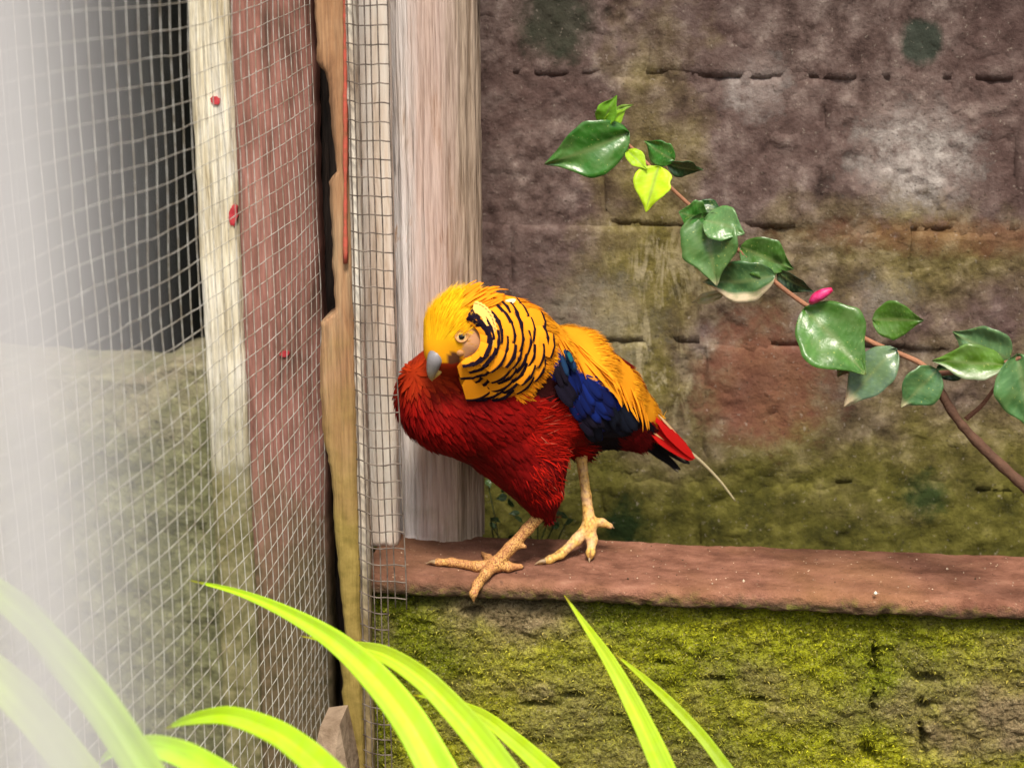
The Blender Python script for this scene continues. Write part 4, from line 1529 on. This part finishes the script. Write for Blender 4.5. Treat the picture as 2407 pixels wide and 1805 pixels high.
G1, G2, G3, G4 = (.034, .150, .016), (.050, .18, .010), (.095, .22, .065), (.012, .060, .009)
YG, BR, PALE = (.52, .72, .02), (.075, .055, .022), (.62, .50, .33)
leaf(1480, 312, 1280, 388, 118, G1, 0, -.02, .15, .30, .10, tip=(.88, (.012, .03, .012)))
leaf(1412, 300, 1448, 226, 46, (.20, .46, .03), -.004, -.012, .2, .3, .2, mat=MAT_YOUNG)
leaf(1418, 296, 1474, 256, 34, (.32, .58, .03), -.006, 0, -.3, .3, .2, mat=MAT_YOUNG)
leaf(1440, 262, 1490, 246, 14, (.22, .36, .05), 0, .004, 0, .2, .1, mat=MAT_YOUNG)
leaf(1474, 352, 1522, 398, 36, (.40, .60, .02), 0, -.012, .2, .2, .1, mat=MAT_YOUNG)
leaf(1548, 390, 1517, 498, 82, YG, -.006, -.02, -.25, .35, .15, mat=MAT_YOUNG, wide=.36)
leaf(1584, 378, 1514, 332, 58, G1, .004, .01, .3)
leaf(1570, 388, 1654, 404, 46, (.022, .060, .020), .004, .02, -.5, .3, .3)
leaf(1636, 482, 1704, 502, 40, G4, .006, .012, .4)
leaf(1660, 512, 1596, 500, 74, G1, 0, -.008, .2, .2, .2)
leaf(1652, 500, 1684, 672, 128, (.070, .165, .040), -.002, -.014, -.1, .32, .18, tip=(.86, PALE), wide=.38)
leaf(1655, 515, 1750, 548, 84, G3, -.006, -.012, .35, .2, .2)
leaf(1740, 580, 1866, 634, 92, (.055, .145, .020), .004, .006, -.1, .3, .2)
leaf(1820, 652, 1648, 668, 92, (.045, .120, .040), -.004, .004, .3, .2, .3, edge=(-1, PALE), tip=(.9, PALE))
leaf(1700, 690, 1622, 712, 26, (.34, .25, .13), .012, .02, 0, .2, .2)
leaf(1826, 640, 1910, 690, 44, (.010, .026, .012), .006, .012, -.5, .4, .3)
leaf(1890, 722, 2036, 880, 152, (.060, .165, .024), -.006, -.022, .1, .3, .2, tip=(.92, (.42, .42, .16)), wide=.45)
leaf(2050, 752, 2172, 754, 84, (.070, .170, .018), .006, .010, -.15, .25, .2)
leaf(2012, 826, 1968, 888, 50, BR, .012, .02, .2)
leaf(2104, 818, 1978, 958, 92, (.100, .170, .100), -.004, -.012, -.2, .2, .3, tip=(.72, PALE))
leaf(2204, 868, 2118, 958, 86, (.060, .160, .055), -.006, -.014, .2, .3, .2, tip=(.80, PALE))
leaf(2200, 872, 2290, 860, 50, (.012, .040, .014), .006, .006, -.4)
leaf(2372, 846, 2236, 782, 112, (.100, .200, .080), .004, .014, .25, .2, .3, wide=.36)
leaf(2364, 856, 2192, 846, 74, (.085, .185, .016), -.006, -.014, -.2, .25, .2, edge=(-1, (.30, .36, .22)))
leaf(2392, 832, 2428, 1016, 128, (.060, .155, .045), -.004, -.012, .2, .3, .2)
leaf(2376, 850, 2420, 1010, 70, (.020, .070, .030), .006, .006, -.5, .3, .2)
# rolled pink bud
V, F = tube(spline([tw(1905, 712, -.008), tw(1918, 700, -.010), tw(1936, 690, -.010), tw(1956, 680, -.008)], 16), .0046 * np.sin(np.linspace(.35, math.pi - .25, 16)) ** .7, 10)
m = M('pink_petal', .45, .4)
m.base(m.ramp(m.noise(150, None, 3), [(.35, (.42, .004, .05)), (.65, (.72, .05, .22))]))
mk('bud', V, F, m.m, twig)

# ================================================================== strap-leaved plants in front
m = M('strap_leaf', .5, .35)
m.base(m.mix(m.ramp(m.noise(1, m.scaled((160, 160, 30)), 3), [(.35, 0), (.7, .3)]), m.col(), (.50, .66, .10)))
m.transl(m.col(), .35)
MAT_STRAP = m.m


def strap(parent, pts, widths, d0, d1, col0, col1, base):
    """pts run from the tip to where the blade leaves the picture; it goes on down to the plant's foot"""
    n0 = len(pts)
    P = [atd(x, y, d0 + (d1 - d0) * i / (n0 - 1)) for i, (x, y) in enumerate(pts)]
    W_ = np.array(list(widths)) * .00023
    S1 = spline(P, 46)
    e, tg = S1[-1], S1[-1] - S1[-2]
    c_ = e + tg / np.linalg.norm(tg) * .16
    u = np.linspace(0, 1, 25)[1:, None]
    sp = np.vstack([S1, (1 - u) ** 2 * e + 2 * u * (1 - u) * c_ + u * u * np.array(base)])
    Wd = np.concatenate([np.interp(np.linspace(0, 1, 46), np.linspace(0, 1, len(W_)), W_), W_[-1] * np.linspace(1, .5, 24)])
    T = nrm(np.gradient(sp, axis=0))
    view = nrm(CAM - sp)
    S = nrm(np.cross(T, view))
    nn = np.cross(S, T)
    V, C = [], []
    NC = 13
    vein = RNG.uniform(.80, 1.12, NC)
    for i in range(70):
        t = i / 69
        for j in range(NC):
            q = -1 + 2 * j / (NC - 1)
            V.append(sp[i] + S[i] * Wd[i] * q / 2 + nn[i] * (abs(q) * .16 * Wd[i] + .006 * Wd[i] * (j % 2)))
            k = vein[j] * (1 + .10 * float(vnoise(t * 14, q * 2, pts[0][0])))
            c = (np.array(col0) * (1 - t) + np.array(col1) * t) * k
            if t < .03:
                c = c * [.75, .5, .8]
            C.append(c)
    V = np.array(V)
    F = gridf(70, NC)
    n = len(V)
    V2 = V - np.repeat(nn, NC, 0) * .0005
    rim = np.array([i * NC for i in range(70)] + [69 * NC + j for j in range(1, NC)] + [i * NC + NC - 1 for i in range(68, -1, -1)] + [j for j in range(NC - 2, 0, -1)])
    r2 = np.roll(rim, -1)
    mk('blade', np.vstack([V, V2]), np.vstack([F, F[:, ::-1] + n, np.stack([rim, rim + n, r2 + n, r2], -1)]), MAT_STRAP, parent, np.array(C + C))


CL, CM, CY = (.50, .76, .010), (.52, .84, .045), (.50, .64, .005)


def clump(px, label, dep):
    g = atd(px, 1805, dep)
    return thing('strap_leaf_plant', label, 'plant', (g[0], g[1], GZ), 'bright strap-leaved plants in front of the wall'), np.array([g[0], g[1], GZ - .01])


c1, b1 = clump(1330, 'yellow-green strap-leaved plant with blades arching across the tan post and planks', 1.22)
strap(c1, [(440, 1362), (560, 1392), (680, 1442), (790, 1508), (880, 1590), (960, 1690), (1030, 1812)], [3, 22, 44, 70, 92, 106, 116], 1.34, 1.20, CL, CM, b1)
strap(c1, [(705, 1494), (800, 1512), (900, 1536), (990, 1592), (1070, 1670), (1130, 1740), (1185, 1812)], [3, 20, 58, 74, 84, 90, 92], 1.36, 1.24, CY, CM, b1)
strap(c1, [(968, 1632), (1040, 1645), (1130, 1680), (1215, 1745), (1290, 1812)], [3, 22, 44, 58, 68], 1.38, 1.30, CY, CL, b1)
strap(c1, [(388, 1712), (450, 1690), (540, 1682), (640, 1716), (710, 1762), (765, 1812)], [3, 34, 58, 74, 84, 92], 1.22, 1.15, CL, CL, b1)
strap(c1, [(215, 1812), (270, 1766), (350, 1752), (430, 1772), (505, 1815)], [3, 30, 62, 76, 86], 1.18, 1.12, CL, CM, b1)
c2, b2 = clump(1720, 'strap-leaved plant with one broad and one thin blade before the mossy wall', 1.27)
strap(c2, [(1326, 1398), (1378, 1472), (1432, 1552), (1486, 1650), (1530, 1740), (1562, 1812)], [3, 24, 44, 60, 70, 76], 1.38, 1.26, CY, CM, b2)
strap(c2, [(1448, 1538), (1510, 1590), (1575, 1650), (1650, 1730), (1712, 1812)], [4, 22, 34, 40, 44], 1.42, 1.34, CY, (.26, .42, .01), b2)
c3, b3 = clump(520, 'strap-leaved plant with pale blurred blades before the wire netting', .95)
strap(c3, [(-220, 1270), (-60, 1360), (60, 1450), (160, 1556), (250, 1670), (345, 1815)], [4, 60, 78, 84, 86, 86], 1.0, .93, (.36, .52, .05), (.38, .60, .05), b3)
strap(c3, [(-240, 1420), (-80, 1530), (40, 1640), (120, 1730), (185, 1815)], [4, 70, 92, 96, 96], .93, .88, (.40, .54, .09), (.42, .56, .08), b3)

# a little weed growing in the gap behind the coping
wd_ = thing('weed', 'small dark green weed in the shaded gap beside the log post', 'weed', at(1190, 1260, .16) * [1, 1, 0] + [0, 0, -.12])
for k in range(26):
    x, y = RNG.uniform(1140, 1330), RNG.uniform(1120, 1275)
    yy = RNG.uniform(.15, .22) - .01
    a = math.radians(RNG.uniform(0, 360))
    x2, y2 = x + 26 * math.cos(a), y + 22 * math.sin(a)
    yo = yy - (.01 - .00006 * (x - 1300))
    leaf(x, y, x2, y2, RNG.uniform(12, 22), np.array([.030, .062, .018]) * RNG.uniform(.5, 1.4), yo, yo - .006, RNG.normal(0, .5), mat=MAT_LEAF, name_parent=wd_)
    if k % 3 == 0:
        foot = at(1190 + RNG.normal(0, 40), 1260, .18)
        foot[2] = -.12
        V, F = tube(spline([foot, (foot + at(x, y, yy)) / 2 + [.004, 0, .006], at(x, y, yy)], 8), .0008, 5)
        mk('stem', V, F, MAT_TWIG, wd_, np.array([.05, .07, .02]) + 0 * V)
# soil between the coping and the wall
m = M('soil', .95, .1)
m.base(m.ramp(m.noise(70, None, 6), [(.3, (.018, .014, .008)), (.7, (.05, .045, .02))]))
nu = 120
X, Y = np.meshgrid(np.linspace(at(860, 1200, .1)[0], 1.1, nu), np.linspace(YBK - .004, YB_WALL + .02, 14), indexing='ij')
tag(mk('soil_strip', np.stack([X, Y, -.125 + .012 * fbm(X * 30, Y * 30, 0, 141)], -1), gridf(nu, 14), m.m), kind='structure')
